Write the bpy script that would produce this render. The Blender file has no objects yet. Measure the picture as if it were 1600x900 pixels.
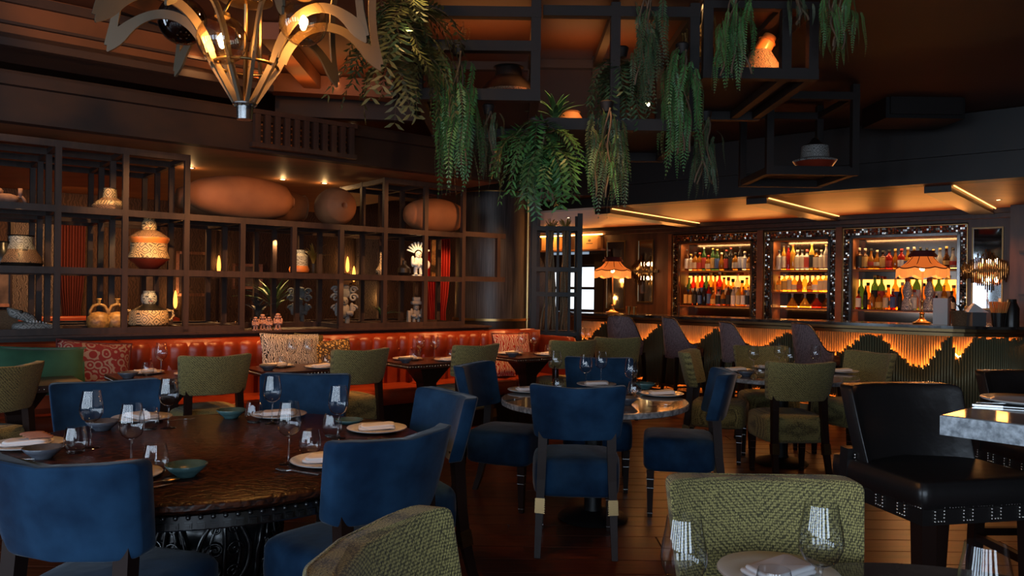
import bpy, math, random
from mathutils import Vector, Matrix
random.seed(7)
S = bpy.context.scene
C = S.collection
PI = math.pi
# ------------------------------------------------------------------ camera
F, ROLL, CY, EYE = 1208.0, 0.0131, 453.6, 1.426      # focal length in pixels of the 1600x900 frame, roll, principal row, eye height
cam_d = bpy.data.cameras.new('camera'); cam = bpy.data.objects.new('camera', cam_d); C.objects.link(cam)
cam.location = (0, 0, EYE); cam.rotation_euler = (PI / 2, -ROLL, 0)
cam_d.sensor_width = 36; cam_d.lens = F / 1600 * 36; cam_d.shift_y = (CY - 450) / 1600
cam_d.clip_start = .05; cam_d.clip_end = 100
S.camera = cam
# ------------------------------------------------------------------ colour management, world
S.view_settings.view_transform = 'Standard'; S.view_settings.look = 'None'
S.view_settings.gamma = 1; S.view_settings.use_curve_mapping = False
S.view_settings.exposure = 0.70
w = bpy.data.worlds.new('world'); S.world = w; w.use_nodes = True
w.node_tree.nodes['Background'].inputs[0].default_value = (.62, .78, 1, 1)
w.node_tree.nodes['Background'].inputs[1].default_value = .25
S.cycles.max_bounces = 8; S.cycles.diffuse_bounces = 3; S.cycles.glossy_bounces = 4
S.cycles.transmission_bounces = 6; S.cycles.transparent_max_bounces = 24
S.cycles.sample_clamp_indirect = 4; S.cycles.caustics_reflective = False; S.cycles.caustics_refractive = False

def pt(o): return Vector(o)
def light(kind, name, loc, energy, col, aim=None, size=.1, size_y=None, spot=60, blend=.6):
    d = bpy.data.lights.new(name, kind); d.energy = energy; d.color = col
    o = bpy.data.objects.new(name, d); C.objects.link(o); o.location = loc
    if kind == 'AREA':
        d.shape = 'RECTANGLE' if size_y else 'DISK'; d.size = size
        if size_y: d.size_y = size_y
    else: d.shadow_soft_size = size
    if kind == 'SPOT': d.spot_size = math.radians(spot); d.spot_blend = blend
    if aim is not None:
        o.rotation_euler = (Vector(aim) - Vector(loc)).to_track_quat('-Z', 'Y').to_euler()
    return o
COOL, WARM, AMBER = (.66, .82, 1), (1, .56, .22), (1, .36, .08)
# daylight through the tall windows behind and to the left of the camera
for i, x in enumerate((-5.4, -3.6, -1.8, 0.0, 2.2)):
    light('AREA', 'window_daylight', (x, -3.42, 1.65), 34, COOL, (x, 5, 1.5), 1.15, 2.3)
for y in (-2.2, -.4, 1.4):
    light('AREA', 'window_daylight', (-6.42, y, 1.65), 30, COOL, (5, y, 1.45), 1.15, 2.3)

def ray(px, py):
    dx, dy = px - 800, py - CY
    c, s = math.cos(ROLL), math.sin(ROLL)
    return ((c * dx + s * dy) / F, -(-s * dx + c * dy) / F)      # X per metre of depth, height per metre of depth
def dp(px, py, D):
    a, b = ray(px, py); return Vector((a * D, D, EYE + b * D))
def gp(px, py, z):
    a, b = ray(px, py); D = (z - EYE) / b; return Vector((a * D, D, z))
def pl(px, py, p0, n):
    a, b = ray(px, py); n = Vector(n); d = Vector((a, 1, b)); o = Vector((0, 0, EYE))
    k = (Vector(p0) - o).dot(n) / d.dot(n); return o + d * k
# lattice frame: t along the shelf, s towards the room
LB = Vector((-4.1997, 5.8172, 0)); LA = .6727
U = Vector((math.cos(LA), math.sin(LA), 0)); N = Vector((-math.sin(LA), math.cos(LA), 0))
def L(t, s, z): return LB + U * t - N * s + Vector((0, 0, z))
def lt(px, s=0.0):
    p = pl(px, 450, LB - N * s, N); return (p - LB).dot(U)
# bar frame: t along the bar, s into the bar
BA = math.radians(-40); BU = Vector((math.cos(BA), math.sin(BA), 0)); BN = Vector((-math.sin(BA), math.cos(BA), 0))
BB = Vector((0, 12.55, 0)); WB = Vector((0, 15.9, 0)); HB = Vector((0, 11.93, 0))
def Bp(t, s, z): return BB + BU * t + BN * s + Vector((0, 0, z))
WS = (WB - BB).dot(BN); HS = (HB - BB).dot(BN)
def bt(px, s=0.0):
    p = pl(px, 450, BB + BN * s, BN); return (p - BB).dot(BU)
def wp(px, py, off=0.0):                      # point of the back-bar wall seen at a pixel
    return pl(px, py, WB - BN * off, BN)
def wt(px, py, off=0.0):
    p = wp(px, py, off); return (p - BB).dot(BU), p.z
# ------------------------------------------------------------------ materials
MATS = {}
def nodes(m):
    m.use_nodes = True; return m.node_tree.nodes, m.node_tree.links
def mat(name, col, rough=.5, metal=0, spec=.5, sheen=0, emit=0, ecol=None, noise=None, bump=None, coat=0):
    """noise=(scale, col2, detail, stretch) mixes a second colour; bump=(scale, strength)"""
    m = bpy.data.materials.new(name); n, l = nodes(m); b = n['Principled BSDF']
    b.inputs['Base Color'].default_value = (*col, 1); b.inputs['Roughness'].default_value = rough
    b.inputs['Metallic'].default_value = metal; b.inputs['Specular IOR Level'].default_value = spec
    if sheen: b.inputs['Sheen Weight'].default_value = sheen; b.inputs['Sheen Roughness'].default_value = .35
    if coat: b.inputs['Coat Weight'].default_value = coat; b.inputs['Coat Roughness'].default_value = .12
    if emit:
        b.inputs['Emission Color'].default_value = (*(ecol or col), 1); b.inputs['Emission Strength'].default_value = emit
    if noise or bump:
        tc = n.new('ShaderNodeTexCoord')
    if noise:
        sc, c2, det, st = noise
        mp = n.new('ShaderNodeMapping'); mp.inputs['Scale'].default_value = st; l.new(tc.outputs['Object'], mp.inputs[0])
        t = n.new('ShaderNodeTexNoise'); t.inputs['Scale'].default_value = sc; t.inputs['Detail'].default_value = det; l.new(mp.outputs[0], t.inputs[0])
        r = n.new('ShaderNodeValToRGB'); r.color_ramp.elements[0].position = .35; r.color_ramp.elements[1].position = .68
        r.color_ramp.elements[0].color = (*col, 1); r.color_ramp.elements[1].color = (*c2, 1)
        l.new(t.outputs['Fac'], r.inputs[0]); l.new(r.outputs[0], b.inputs['Base Color'])
    if bump:
        t2 = n.new('ShaderNodeTexNoise'); t2.inputs['Scale'].default_value = bump[0]; t2.inputs['Detail'].default_value = 3; l.new(tc.outputs['Object'], t2.inputs[0])
        bp = n.new('ShaderNodeBump'); bp.inputs['Strength'].default_value = bump[1]; bp.inputs['Distance'].default_value = .01
        l.new(t2.outputs['Fac'], bp.inputs['Height']); l.new(bp.outputs[0], b.inputs['Normal'])
    MATS[name] = m; return m
def weave(name, c1, c2, scale, rough=.85):
    m = bpy.data.materials.new(name); n, l = nodes(m); b = n['Principled BSDF']; b.inputs['Roughness'].default_value = rough
    b.inputs['Sheen Weight'].default_value = .15
    tc = n.new('ShaderNodeTexCoord'); mp = n.new('ShaderNodeMapping'); mp.inputs['Scale'].default_value = (scale, scale, scale * .62); l.new(tc.outputs['Object'], mp.inputs[0])
    nz = n.new('ShaderNodeTexNoise'); nz.inputs['Scale'].default_value = .35; l.new(mp.outputs[0], nz.inputs[0])
    v = n.new('ShaderNodeTexVoronoi'); v.inputs['Scale'].default_value = 1; v.inputs['Randomness'].default_value = .35; l.new(mp.outputs[0], v.inputs[0])
    r = n.new('ShaderNodeValToRGB'); r.color_ramp.elements[0].position = .28; r.color_ramp.elements[1].position = .62
    r.color_ramp.elements[0].color = (*c1, 1); r.color_ramp.elements[1].color = (*c2, 1)
    l.new(v.outputs['Distance'], r.inputs[0]); l.new(r.outputs[0], b.inputs['Base Color'])
    bp = n.new('ShaderNodeBump'); bp.inputs['Strength'].default_value = .6; bp.inputs['Distance'].default_value = .003; bp.invert = True
    l.new(v.outputs['Distance'], bp.inputs['Height']); l.new(bp.outputs[0], b.inputs['Normal'])
    MATS[name] = m; return m
def lines(name, c1, c2, scale, width=.06, rough=.45, kind='cell'):
    """dark drawn lines on a pale ground: painted pottery and printed cloth"""
    m = bpy.data.materials.new(name); n, l = nodes(m); b = n['Principled BSDF']; b.inputs['Roughness'].default_value = rough
    tc = n.new('ShaderNodeTexCoord'); mp = n.new('ShaderNodeMapping'); mp.inputs['Scale'].default_value = (scale,) * 3; l.new(tc.outputs['Object'], mp.inputs[0])
    r = n.new('ShaderNodeValToRGB'); r.color_ramp.interpolation = 'CONSTANT'
    r.color_ramp.elements[0].position = 0; r.color_ramp.elements[1].position = width
    r.color_ramp.elements[0].color = (*c2, 1); r.color_ramp.elements[1].color = (*c1, 1)
    if kind == 'cell':
        v = n.new('ShaderNodeTexVoronoi'); v.feature = 'DISTANCE_TO_EDGE'; v.inputs['Scale'].default_value = 1; l.new(mp.outputs[0], v.inputs[0]); l.new(v.outputs['Distance'], r.inputs[0])
    elif kind == 'swirl':
        v = n.new('ShaderNodeTexWave'); v.inputs['Scale'].default_value = 1; v.inputs['Distortion'].default_value = 9; v.inputs['Detail'].default_value = 1; v.inputs['Detail Scale'].default_value = 1.4
        l.new(mp.outputs[0], v.inputs[0]); l.new(v.outputs['Fac'], r.inputs[0])
    elif kind == 'geo':
        v = n.new('ShaderNodeTexVoronoi'); v.distance = 'MANHATTAN'; v.inputs['Scale'].default_value = 1; v.inputs['Randomness'].default_value = .45; l.new(mp.outputs[0], v.inputs[0])
        k2 = n.new('ShaderNodeMath'); k2.operation = 'MULTIPLY'; k2.inputs[1].default_value = 9; k = n.new('ShaderNodeMath'); k.operation = 'SINE'; k3 = n.new('ShaderNodeMath'); k3.operation = 'ABSOLUTE'
        l.new(v.outputs['Distance'], k2.inputs[0]); l.new(k2.outputs[0], k.inputs[0]); l.new(k.outputs[0], k3.inputs[0]); l.new(k3.outputs[0], r.inputs[0])
    elif kind == 'rings':
        v = n.new('ShaderNodeTexVoronoi'); v.inputs['Scale'].default_value = 1; l.new(mp.outputs[0], v.inputs[0])
        k = n.new('ShaderNodeMath'); k.operation = 'SINE'; k2 = n.new('ShaderNodeMath'); k2.operation = 'MULTIPLY'; k2.inputs[1].default_value = 18
        l.new(v.outputs['Distance'], k2.inputs[0]); l.new(k2.outputs[0], k.inputs[0]); l.new(k.outputs[0], r.inputs[0])
    else:
        v = n.new('ShaderNodeTexChecker'); v.inputs['Scale'].default_value = 1; l.new(mp.outputs[0], v.inputs['Vector']); l.new(v.outputs['Fac'], r.inputs[0])
    l.new(r.outputs[0], b.inputs['Base Color']); MATS[name] = m; return m
def facing_mix(n, l, base=.05, power=4.0, gain=.9):
    lw = n.new('ShaderNodeLayerWeight'); lw.inputs['Blend'].default_value = .5
    p = n.new('ShaderNodeMath'); p.operation = 'POWER'; p.inputs[1].default_value = power; l.new(lw.outputs['Facing'], p.inputs[0])
    a = n.new('ShaderNodeMath'); a.operation = 'MULTIPLY_ADD'; a.inputs[1].default_value = gain; a.inputs[2].default_value = base; a.use_clamp = True; l.new(p.outputs[0], a.inputs[0]); return a
def thin_glass(name, tint=(.93, .95, .96), ior=1.5, rough=.0):
    m = bpy.data.materials.new(name); n, l = nodes(m); n.remove(n['Principled BSDF']); out = n['Material Output']
    fr = facing_mix(n, l, .10, 3.0, .8)
    t = n.new('ShaderNodeBsdfTransparent'); lw2 = n.new('ShaderNodeLayerWeight'); lw2.inputs['Blend'].default_value = .5
    rp = n.new('ShaderNodeValToRGB'); rp.color_ramp.elements[0].position = .55; rp.color_ramp.elements[0].color = (*tint, 1); rp.color_ramp.elements[1].color = (*[c * .35 for c in tint], 1)
    l.new(lw2.outputs['Facing'], rp.inputs[0]); l.new(rp.outputs[0], t.inputs[0])
    g = n.new('ShaderNodeBsdfGlossy'); g.inputs['Roughness'].default_value = rough
    mx = n.new('ShaderNodeMixShader'); l.new(fr.outputs[0], mx.inputs[0]); l.new(t.outputs[0], mx.inputs[1]); l.new(g.outputs[0], mx.inputs[2]); l.new(mx.outputs[0], out.inputs[0])
    MATS[name] = m; return m
def bottle_glass(name, col, clear=.6):
    m = bpy.data.materials.new(name); n, l = nodes(m); n.remove(n['Principled BSDF']); out = n['Material Output']
    fr = facing_mix(n, l, .05)
    t = n.new('ShaderNodeBsdfTransparent'); t.inputs[0].default_value = (*[min(1, c ** .55) for c in col], 1)
    d = n.new('ShaderNodeBsdfDiffuse'); d.inputs[0].default_value = (*[c * 1.0 for c in col], 1)
    m0 = n.new('ShaderNodeMixShader'); m0.inputs[0].default_value = clear; l.new(d.outputs[0], m0.inputs[1]); l.new(t.outputs[0], m0.inputs[2])
    g = n.new('ShaderNodeBsdfGlossy'); g.inputs['Roughness'].default_value = .05
    mx = n.new('ShaderNodeMixShader'); l.new(fr.outputs[0], mx.inputs[0]); l.new(m0.outputs[0], mx.inputs[1]); l.new(g.outputs[0], mx.inputs[2]); l.new(mx.outputs[0], out.inputs[0])
    MATS[name] = m; return m
def wood(name, c1, c2, rough=.4, scale=3, stretch=(1, 14, 14), bump=.15, coat=0):
    m = mat(name, c1, rough, noise=(scale, c2, 5, stretch), coat=coat)
    return m
# interior finishes
wood('floor_wood', (.125, .030, .010), (.062, .015, .006), .33, 2.2, (1.2, 16, 16))
mat('subfloor', (.01, .005, .003), .7)
wood('dark_wood', (.022, .012, .009), (.012, .007, .006), .42, 3, (8, 8, 1))
wood('lattice_wood', (.050, .027, .021), (.030, .017, .014), .45, 3, (9, 9, 1))
wood('ceiling_wood', (.026, .010, .006), (.016, .007, .005), .62, 2, (1, 6, 6))
mat('ceiling_paint', (.075, .026, .012), .55, noise=(1.1, (.05, .018, .009), 3, (1, 1, 1)))
mat('bulkhead_black', (.011, .007, .006), .5)
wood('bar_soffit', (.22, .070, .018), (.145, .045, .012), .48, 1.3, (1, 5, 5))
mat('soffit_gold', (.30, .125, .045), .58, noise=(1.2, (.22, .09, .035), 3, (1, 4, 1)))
wood('wall_wood', (.085, .036, .020), (.05, .022, .013), .38, 2, (7, 7, 1))
mat('wall_dark', (.030, .018, .016), .6, noise=(2, (.018, .011, .011), 4, (1, 1, 1)))
lines('wall_cloth', (.068, .038, .026), (.035, .020, .016), 9, .5, .9, 'swirl')
wood('pillar_wood', (.085, .075, .075), (.028, .024, .025), .38, 5, (14, 14, .5))
mat('brass', (.55, .34, .13), .28, 1)
mat('dark_brass', (.20, .13, .06), .35, 1)
mat('bronze_rod', (.25, .235, .13), .42, .35)
wood('rack_wood', (.013, .0055, .004), (.008, .004, .003), .65, 2, (1, 6, 6))
mat('steel', (.55, .55, .55), .22, 1)
mat('black_metal', (.007, .006, .006), .5, .1)
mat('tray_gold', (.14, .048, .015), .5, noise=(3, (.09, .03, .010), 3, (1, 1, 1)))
mat('grey_metal', (.28, .29, .30), .4, .8)
mat('mirror', (.75, .78, .80), .04, 1)
mat('mirror_old', (.30, .27, .25), .16, 1, noise=(5, (.17, .155, .15), 4, (1, 1, 1)))
mat('reed_gold', (.62, .30, .10), .4, .3)
mat('mosaic', (.42, .36, .30), .12, 1, noise=(60, (.12, .08, .06), 0, (1, 1, 1)))
mat('marble_black', (.012, .011, .012), .12, noise=(9, (.09, .075, .06), 8, (1, 1, 1)))
mat('marble_grey', (.20, .225, .25), .25, noise=(55, (.56, .61, .66), 8, (1, 1, 1)))
mat('marble_top', (.07, .06, .06), .07, noise=(6, (.14, .13, .12), 7, (1, 1, 1)))
mat('rim_speckle', (.13, .13, .135), .25, noise=(40, (.34, .35, .36), 4, (1, 1, 1)))
# furniture
mat('blue_velvet', (.006, .022, .056), .85, spec=.12, sheen=.18, noise=(5, (.018, .062, .135), 5, (1, 1, 1)), bump=(14, .25))  # noise contrast also paints in mottled velvet highlights
weave('green_weave', (.49, .41, .14), (.060, .050, .020), 230)
mat('chair_wood', (.020, .0085, .006), .45, spec=.22)
mat('black_leather', (.013, .011, .011), .33, bump=(30, .12), spec=.6)
mat('red_leather', (.29, .043, .012), .32, noise=(5, (.19, .026, .008), 4, (1, 1, 1)), bump=(24, .12))
weave('mauve_weave', (.36, .25, .25), (.16, .105, .11), 90)
mat('mauve_leather', (.11, .038, .026), .4)
wood('table_wood', (.060, .020, .011), (.030, .010, .006), .30, 5, (3, 9, 3))
def carved_top():
    m = bpy.data.materials.new('table_carved'); n, l = nodes(m); b = n['Principled BSDF']; b.inputs['Roughness'].default_value = .33; b.inputs['Specular IOR Level'].default_value = .2
    tc = n.new('ShaderNodeTexCoord'); v = n.new('ShaderNodeTexWave'); v.wave_type = 'RINGS'; v.inputs['Scale'].default_value = 9; v.inputs['Distortion'].default_value = 14; v.inputs['Detail'].default_value = 3; v.inputs['Detail Scale'].default_value = 1.6
    l.new(tc.outputs['Object'], v.inputs[0]); z = n.new('ShaderNodeTexNoise'); z.inputs['Scale'].default_value = 34; z.inputs['Detail'].default_value = 5; l.new(tc.outputs['Object'], z.inputs[0])
    mx = n.new('ShaderNodeMath'); mx.operation = 'MULTIPLY'; l.new(v.outputs['Fac'], mx.inputs[0]); l.new(z.outputs['Fac'], mx.inputs[1])
    r = n.new('ShaderNodeValToRGB'); r.color_ramp.elements[0].color = (.012, .005, .004, 1); r.color_ramp.elements[1].color = (.070, .019, .008, 1); r.color_ramp.elements[1].position = .6
    l.new(mx.outputs[0], r.inputs[0]); l.new(r.outputs[0], b.inputs['Base Color'])
    bp = n.new('ShaderNodeBump'); bp.inputs['Strength'].default_value = .35; bp.inputs['Distance'].default_value = .006; l.new(mx.outputs[0], bp.inputs['Height']); l.new(bp.outputs[0], b.inputs['Normal'])
    MATS['table_carved'] = m
carved_top()
mat('carved_black', (.010, .010, .011), .20, spec=.7)
mat('nail', (.62, .58, .52), .25, 1)
# tableware
thin_glass('glass', (.94, .95, .96))
mat('china', (.72, .72, .72), .15, spec=.5)
mat('china_rim', (.42, .36, .32), .3)
mat('teal_glaze', (.045, .11, .12), .15, noise=(18, (.09, .18, .18), 3, (1, 1, 1)))
mat('slate_glaze', (.07, .085, .12), .18, noise=(18, (.13, .14, .17), 3, (1, 1, 1)))
mat('napkin', (.70, .68, .69), .9)
mat('napkin_band', (.33, .14, .085), .9)
# pottery
mat('terracotta', (.30, .122, .048), .75, noise=(4, (.22, .085, .034), 4, (1, 1, 1)), bump=(12, .2))
lines('pot_cream', (.58, .40, .21), (.035, .02, .013), 13, .42, kind='geo')
lines('pot_brown', (.26, .145, .085), (.03, .018, .013), 20, .42, kind='geo')
lines('pot_grey', (.31, .30, .28), (.04, .034, .03), 15, .36, kind='geo')
lines('damask', (.15, .13, .12), (.05, .043, .042), 14, .5, .85, 'swirl')
mat('pot_orange', (.55, .17, .04), .3)
mat('pot_red', (.28, .035, .016), .3)
mat('pot_black', (.016, .012, .010), .3)
mat('pot_gold', (.48, .25, .07), .45, noise=(40, (.2, .09, .03), 4, (1, 1, 1)))
mat('stone', (.24, .23, .215), .85, noise=(14, (.14, .135, .125), 5, (1, 1, 1)), bump=(40, .4))
mat('clay_pink', (.42, .22, .16), .8, noise=(30, (.28, .14, .1), 3, (1, 1, 1)))
mat('wicker', (.22, .115, .055), .8, noise=(60, (.1, .05, .022), 2, (1, 1, 4)))
# plants
mat('leaf_green', (.060, .125, .035), .5, noise=(6, (.035, .085, .03), 2, (1, 1, 1)))
mat('leaf_olive', (.135, .130, .040), .5, noise=(6, (.08, .085, .03), 2, (1, 1, 1)))
mat('leaf_gold', (.30, .19, .035), .6)
mat('leaf_dark', (.030, .034, .034), .5)
mat('stem_brown', (.12, .075, .045), .8)
# cloth
mat('green_velvet', (.020, .085, .042), .85, sheen=.4, noise=(5, (.035, .13, .065), 3, (1, 1, 1)))
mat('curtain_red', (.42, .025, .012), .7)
lines('cushion_roses', (.30, .21, .155), (.20, .018, .018), 15, .10, .9, 'rings')
lines('cushion_mono', (.62, .58, .52), (.015, .014, .016), 26, .5, .9, 'swirl')
lines('cushion_leopard', (.42, .28, .09), (.05, .03, .015), 30, .16, .9, 'cell')
lines('cushion_zebra', (.55, .42, .33), (.34, .020, .014), 13, .5, .9, 'swirl')
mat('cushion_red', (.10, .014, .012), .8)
mat('cushion_olive', (.10, .085, .03), .85)
mat('rope', (.33, .235, .14), .9, noise=(50, (.16, .1, .055), 3, (6, 6, 1)))
# things that give off light
mat('led_amber', (1, .42, .1), emit=13, ecol=(1, .40, .09))
mat('led_dim', (1, .42, .1), emit=3.2, ecol=(1, .42, .10))
mat('mirror_dark', (.13, .095, .075), .14, 1)
mat('led_warm', (1, .6, .25), emit=16, ecol=(1, .62, .27))
mat('lamp_lens', (1, .8, .5), emit=26, ecol=(1, .66, .32))
mat('filament', (1, .6, .2), emit=150, ecol=(1, .55, .16))
mat('back_lit', (1, .5, .12), emit=2.3, ecol=(1, .42, .06))
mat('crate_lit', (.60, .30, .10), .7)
mat('sky_pane', (.8, .9, 1), emit=.8, ecol=(.80, .92, 1))
mat('flame_glow', (1, .55, .15), emit=2.2, ecol=(1, .34, .05))
mat('shade_silk', (.50, .085, .016), .8, emit=.36, ecol=(1, .20, .028))
mat('shade_dark', (.12, .012, .010), .8)
mat('fringe', (.60, .19, .05), .8, emit=.50, ecol=(1, .30, .055))
mat('white_cube', (.72, .66, .56), .5)
mat('paper_white', (.75, .73, .70), .8)
mat('straw', (.80, .33, .08), .7)
thin_glass('smoke_glass', (.16, .12, .10), 1.5)
thin_glass('clear_bulb', (.82, .72, .58), 1.45)
M = MATS
# ------------------------------------------------------------------ mesh building
class G:
    def __init__(s): s.v = []; s.f = []; s.m = []
    def add(s, vs, fs, mi=0):
        o = len(s.v); s.v.extend([tuple(v) for v in vs]); s.f.extend([tuple(i + o for i in f) for f in fs]); s.m.extend([mi] * len(fs)); return s
    def obox(s, c, ax, ay, az, mi=0, taper=1.0):
        c, ax, ay, az = Vector(c), Vector(ax), Vector(ay), Vector(az); vs = []
        for k in (-1, 1):
            q = taper if k > 0 else 1
            for (i, j) in ((-1, -1), (1, -1), (1, 1), (-1, 1)): vs.append(c + ax * i * q + ay * j * q + az * k)
        return s.add(vs, [(3, 2, 1, 0), (4, 5, 6, 7), (0, 1, 5, 4), (1, 2, 6, 5), (2, 3, 7, 6), (3, 0, 4, 7)], mi)
    def box(s, c, d, rz=0, mi=0, taper=1.0):
        a, b = math.cos(rz), math.sin(rz)
        return s.obox(c, (a * d[0] / 2, b * d[0] / 2, 0), (-b * d[1] / 2, a * d[1] / 2, 0), (0, 0, d[2] / 2), mi, taper)
    def bar(s, p, q, w, h, up=(0, 0, 1), mi=0, w2=None, h2=None):
        p, q = Vector(p), Vector(q); d = (q - p).normalized(); up = Vector(up)
        if abs(d.dot(up)) > .99: up = Vector((0, 1, 0))
        x = d.cross(up).normalized(); y = x.cross(d)
        w2, h2 = w2 or w, h2 or h; vs = []
        for c, a, b in ((p, w, h), (q, w2, h2)):
            for i, j in ((-1, -1), (1, -1), (1, 1), (-1, 1)): vs.append(c + x * i * a / 2 + y * j * b / 2)
        return s.add(vs, [(3, 2, 1, 0), (4, 5, 6, 7), (0, 1, 5, 4), (1, 2, 6, 5), (2, 3, 7, 6), (3, 0, 4, 7)], mi)
    def tube(s, pts, r, n=8, mi=0, cap=True, sx=1.0):
        pts = [Vector(p) for p in pts]; k = len(pts); rs = r if isinstance(r, (list, tuple)) else [r] * k; vs = []; fs = []
        x = None
        for i in range(k):
            d = (pts[min(i + 1, k - 1)] - pts[max(i - 1, 0)]).normalized()
            if x is None:
                x = d.cross(Vector((0, 0, 1)) if abs(d.z) < .9 else Vector((0, 1, 0))).normalized()
            x = (x - d * x.dot(d)).normalized(); y = d.cross(x)
            for j in range(n):
                a = 2 * PI * j / n; vs.append(pts[i] + x * math.cos(a) * rs[i] * sx + y * math.sin(a) * rs[i])
        for i in range(k - 1):
            for j in range(n):
                a, b = i * n + j, i * n + (j + 1) % n; fs.append((a, b, b + n, a + n))
        if cap: fs.append(tuple(range(n - 1, -1, -1))); fs.append(tuple(range((k - 1) * n, k * n)))
        return s.add(vs, fs, mi)
    def strip(s, pts, widths, side, th, mi=0):
        """flat bar of thickness th along pts; side = width direction"""
        pts = [Vector(p) for p in pts]; side = Vector(side).normalized(); vs = []; fs = []; k = len(pts)
        for i in range(k):
            d = (pts[min(i + 1, k - 1)] - pts[max(i - 1, 0)]).normalized(); nn = d.cross(side).normalized()
            w = widths[i] if isinstance(widths, (list, tuple)) else widths; h = th[i] if isinstance(th, (list, tuple)) else th
            for a, b in ((-1, -1), (1, -1), (1, 1), (-1, 1)): vs.append(pts[i] + side * a * w / 2 + nn * b * h / 2)
        for i in range(k - 1):
            for j in range(4):
                a, b = i * 4 + j, i * 4 + (j + 1) % 4; fs.append((a, b, b + 4, a + 4))
        fs.append((3, 2, 1, 0)); o = 4 * (k - 1); fs.append((o, o + 1, o + 2, o + 3))
        return s.add(vs, fs, mi)
    def lathe(s, prof, n=24, mi=0, c=(0, 0, 0), fn=None, ms=None):
        """prof (r, z); fn(angle, r, z) may reshape the radius; ms = material per ring"""
        cx, cy, cz = c; k = len(prof); o = len(s.v)
        for r, z in prof:
            for j in range(n):
                a = 2 * PI * j / n; q = fn(a, r, z) if fn else r; s.v.append((cx + q * math.cos(a), cy + q * math.sin(a), cz + z))
        for i in range(k - 1):
            for j in range(n):
                a, b = o + i * n + j, o + i * n + (j + 1) % n; s.f.append((a, b, b + n, a + n)); s.m.append(ms[i] if ms else mi)
        if prof[0][0] > 1e-4: s.f.append(tuple(o + j for j in range(n - 1, -1, -1))); s.m.append(ms[0] if ms else mi)
        if prof[-1][0] > 1e-4: s.f.append(tuple(o + (k - 1) * n + j for j in range(n))); s.m.append(ms[-1] if ms else mi)
        return s
    def shell(s, prof, n=24, mi=0, c=(0, 0, 0)):
        """open lathe, no caps"""
        cx, cy, cz = c; k = len(prof); o = len(s.v)
        for r, z in prof:
            for j in range(n):
                a = 2 * PI * j / n; s.v.append((cx + r * math.cos(a), cy + r * math.sin(a), cz + z))
        for i in range(k - 1):
            for j in range(n):
                a, b = o + i * n + j, o + i * n + (j + 1) % n; s.f.append((a, b, b + n, a + n)); s.m.append(mi)
        return s
    def soft(s, c, d, e1=.3, e2=.3, nu=24, nv=12, mi=0, fn=None):
        """rounded block (superellipsoid) of size d; fn(x,y,z) reshapes"""
        def p(t, e): return math.copysign(abs(t) ** e, t)
        vs = []; fs = []
        for i in range(nv + 1):
            la = -PI / 2 + PI * i / nv
            for j in range(nu):
                lo = 2 * PI * j / nu
                x = p(math.cos(la), e1) * p(math.cos(lo), e2); y = p(math.cos(la), e1) * p(math.sin(lo), e2); z = p(math.sin(la), e1)
                x, y, z = x * d[0] / 2, y * d[1] / 2, z * d[2] / 2
                if fn: x, y, z = fn(x, y, z)
                vs.append((c[0] + x, c[1] + y, c[2] + z))
        for i in range(nv):
            for j in range(nu):
                a, b = i * nu + j, i * nu + (j + 1) % nu; fs.append((a, b, b + nu, a + nu))
        return s.add(vs, fs, mi)
    def ball(s, c, r, n=8, mi=0, sz=1.0):
        return s.soft(c, (2 * r, 2 * r, 2 * r * sz), 1, 1, n, max(4, n // 2), mi)
    def prism(s, poly, z0, z1, mi=0):
        n = len(poly); vs = [(p[0], p[1], z0) for p in poly] + [(p[0], p[1], z1) for p in poly]
        fs = [tuple(range(n - 1, -1, -1)), tuple(range(n, 2 * n))] + [(i, (i + 1) % n, n + (i + 1) % n, n + i) for i in range(n)]
        return s.add(vs, fs, mi)
    def xf(s, mx):
        s.v = [tuple(mx @ Vector(v)) for v in s.v]; return s
    def mesh(s, name, mats, smooth=False):
        me = bpy.data.meshes.new(name); me.from_pydata(s.v, [], s.f); me.update()
        for x in (mats if isinstance(mats, (list, tuple)) else [mats]): me.materials.append(M[x] if isinstance(x, str) else x)
        me.polygons.foreach_set('material_index', s.m)
        me.polygons.foreach_set('use_smooth', [bool(smooth)] * len(s.f))
        if smooth and smooth != 'all': me.set_sharp_from_angle(angle=math.radians(40))
        return me
def obj(name, me, parent=None, loc=None, rot=None, scale=None):
    o = bpy.data.objects.new(name, me); C.objects.link(o)
    if parent is not None: o.parent = parent
    if loc is not None: o.location = loc
    if rot is not None: o.rotation_euler = rot
    if scale is not None: o.scale = scale if isinstance(scale, (tuple, list)) else (scale,) * 3
    return o
def tag(o, label=None, cat=None, group=None, kind=None):
    if label: o['label'] = label
    if cat: o['category'] = cat
    if group: o['group'] = group
    if kind: o['kind'] = kind
    return o
def thing(name, label, cat, loc=(0, 0, 0), rz=0, group=None):
    o = bpy.data.objects.new(name, None); o.empty_display_size = .1; C.objects.link(o)
    o.location = loc; o.rotation_euler = (0, 0, rz); return tag(o, label, cat, group)
def part(g, name, mats, parent=None, smooth=False, **k):
    return obj(name, g.mesh(name, mats, smooth), parent, **k)
def struct(g, name, mats, smooth=False, **k):
    return tag(part(g, name, mats, None, smooth, **k), kind='structure')
ORD = ['first', 'second', 'third', 'fourth', 'fifth', 'sixth', 'seventh', 'eighth', 'ninth', 'tenth', 'eleventh', 'twelfth', 'thirteenth', 'fourteenth', 'fifteenth', 'sixteenth', 'seventeenth', 'eighteenth', 'nineteenth', 'twentieth']
V = Vector
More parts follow.
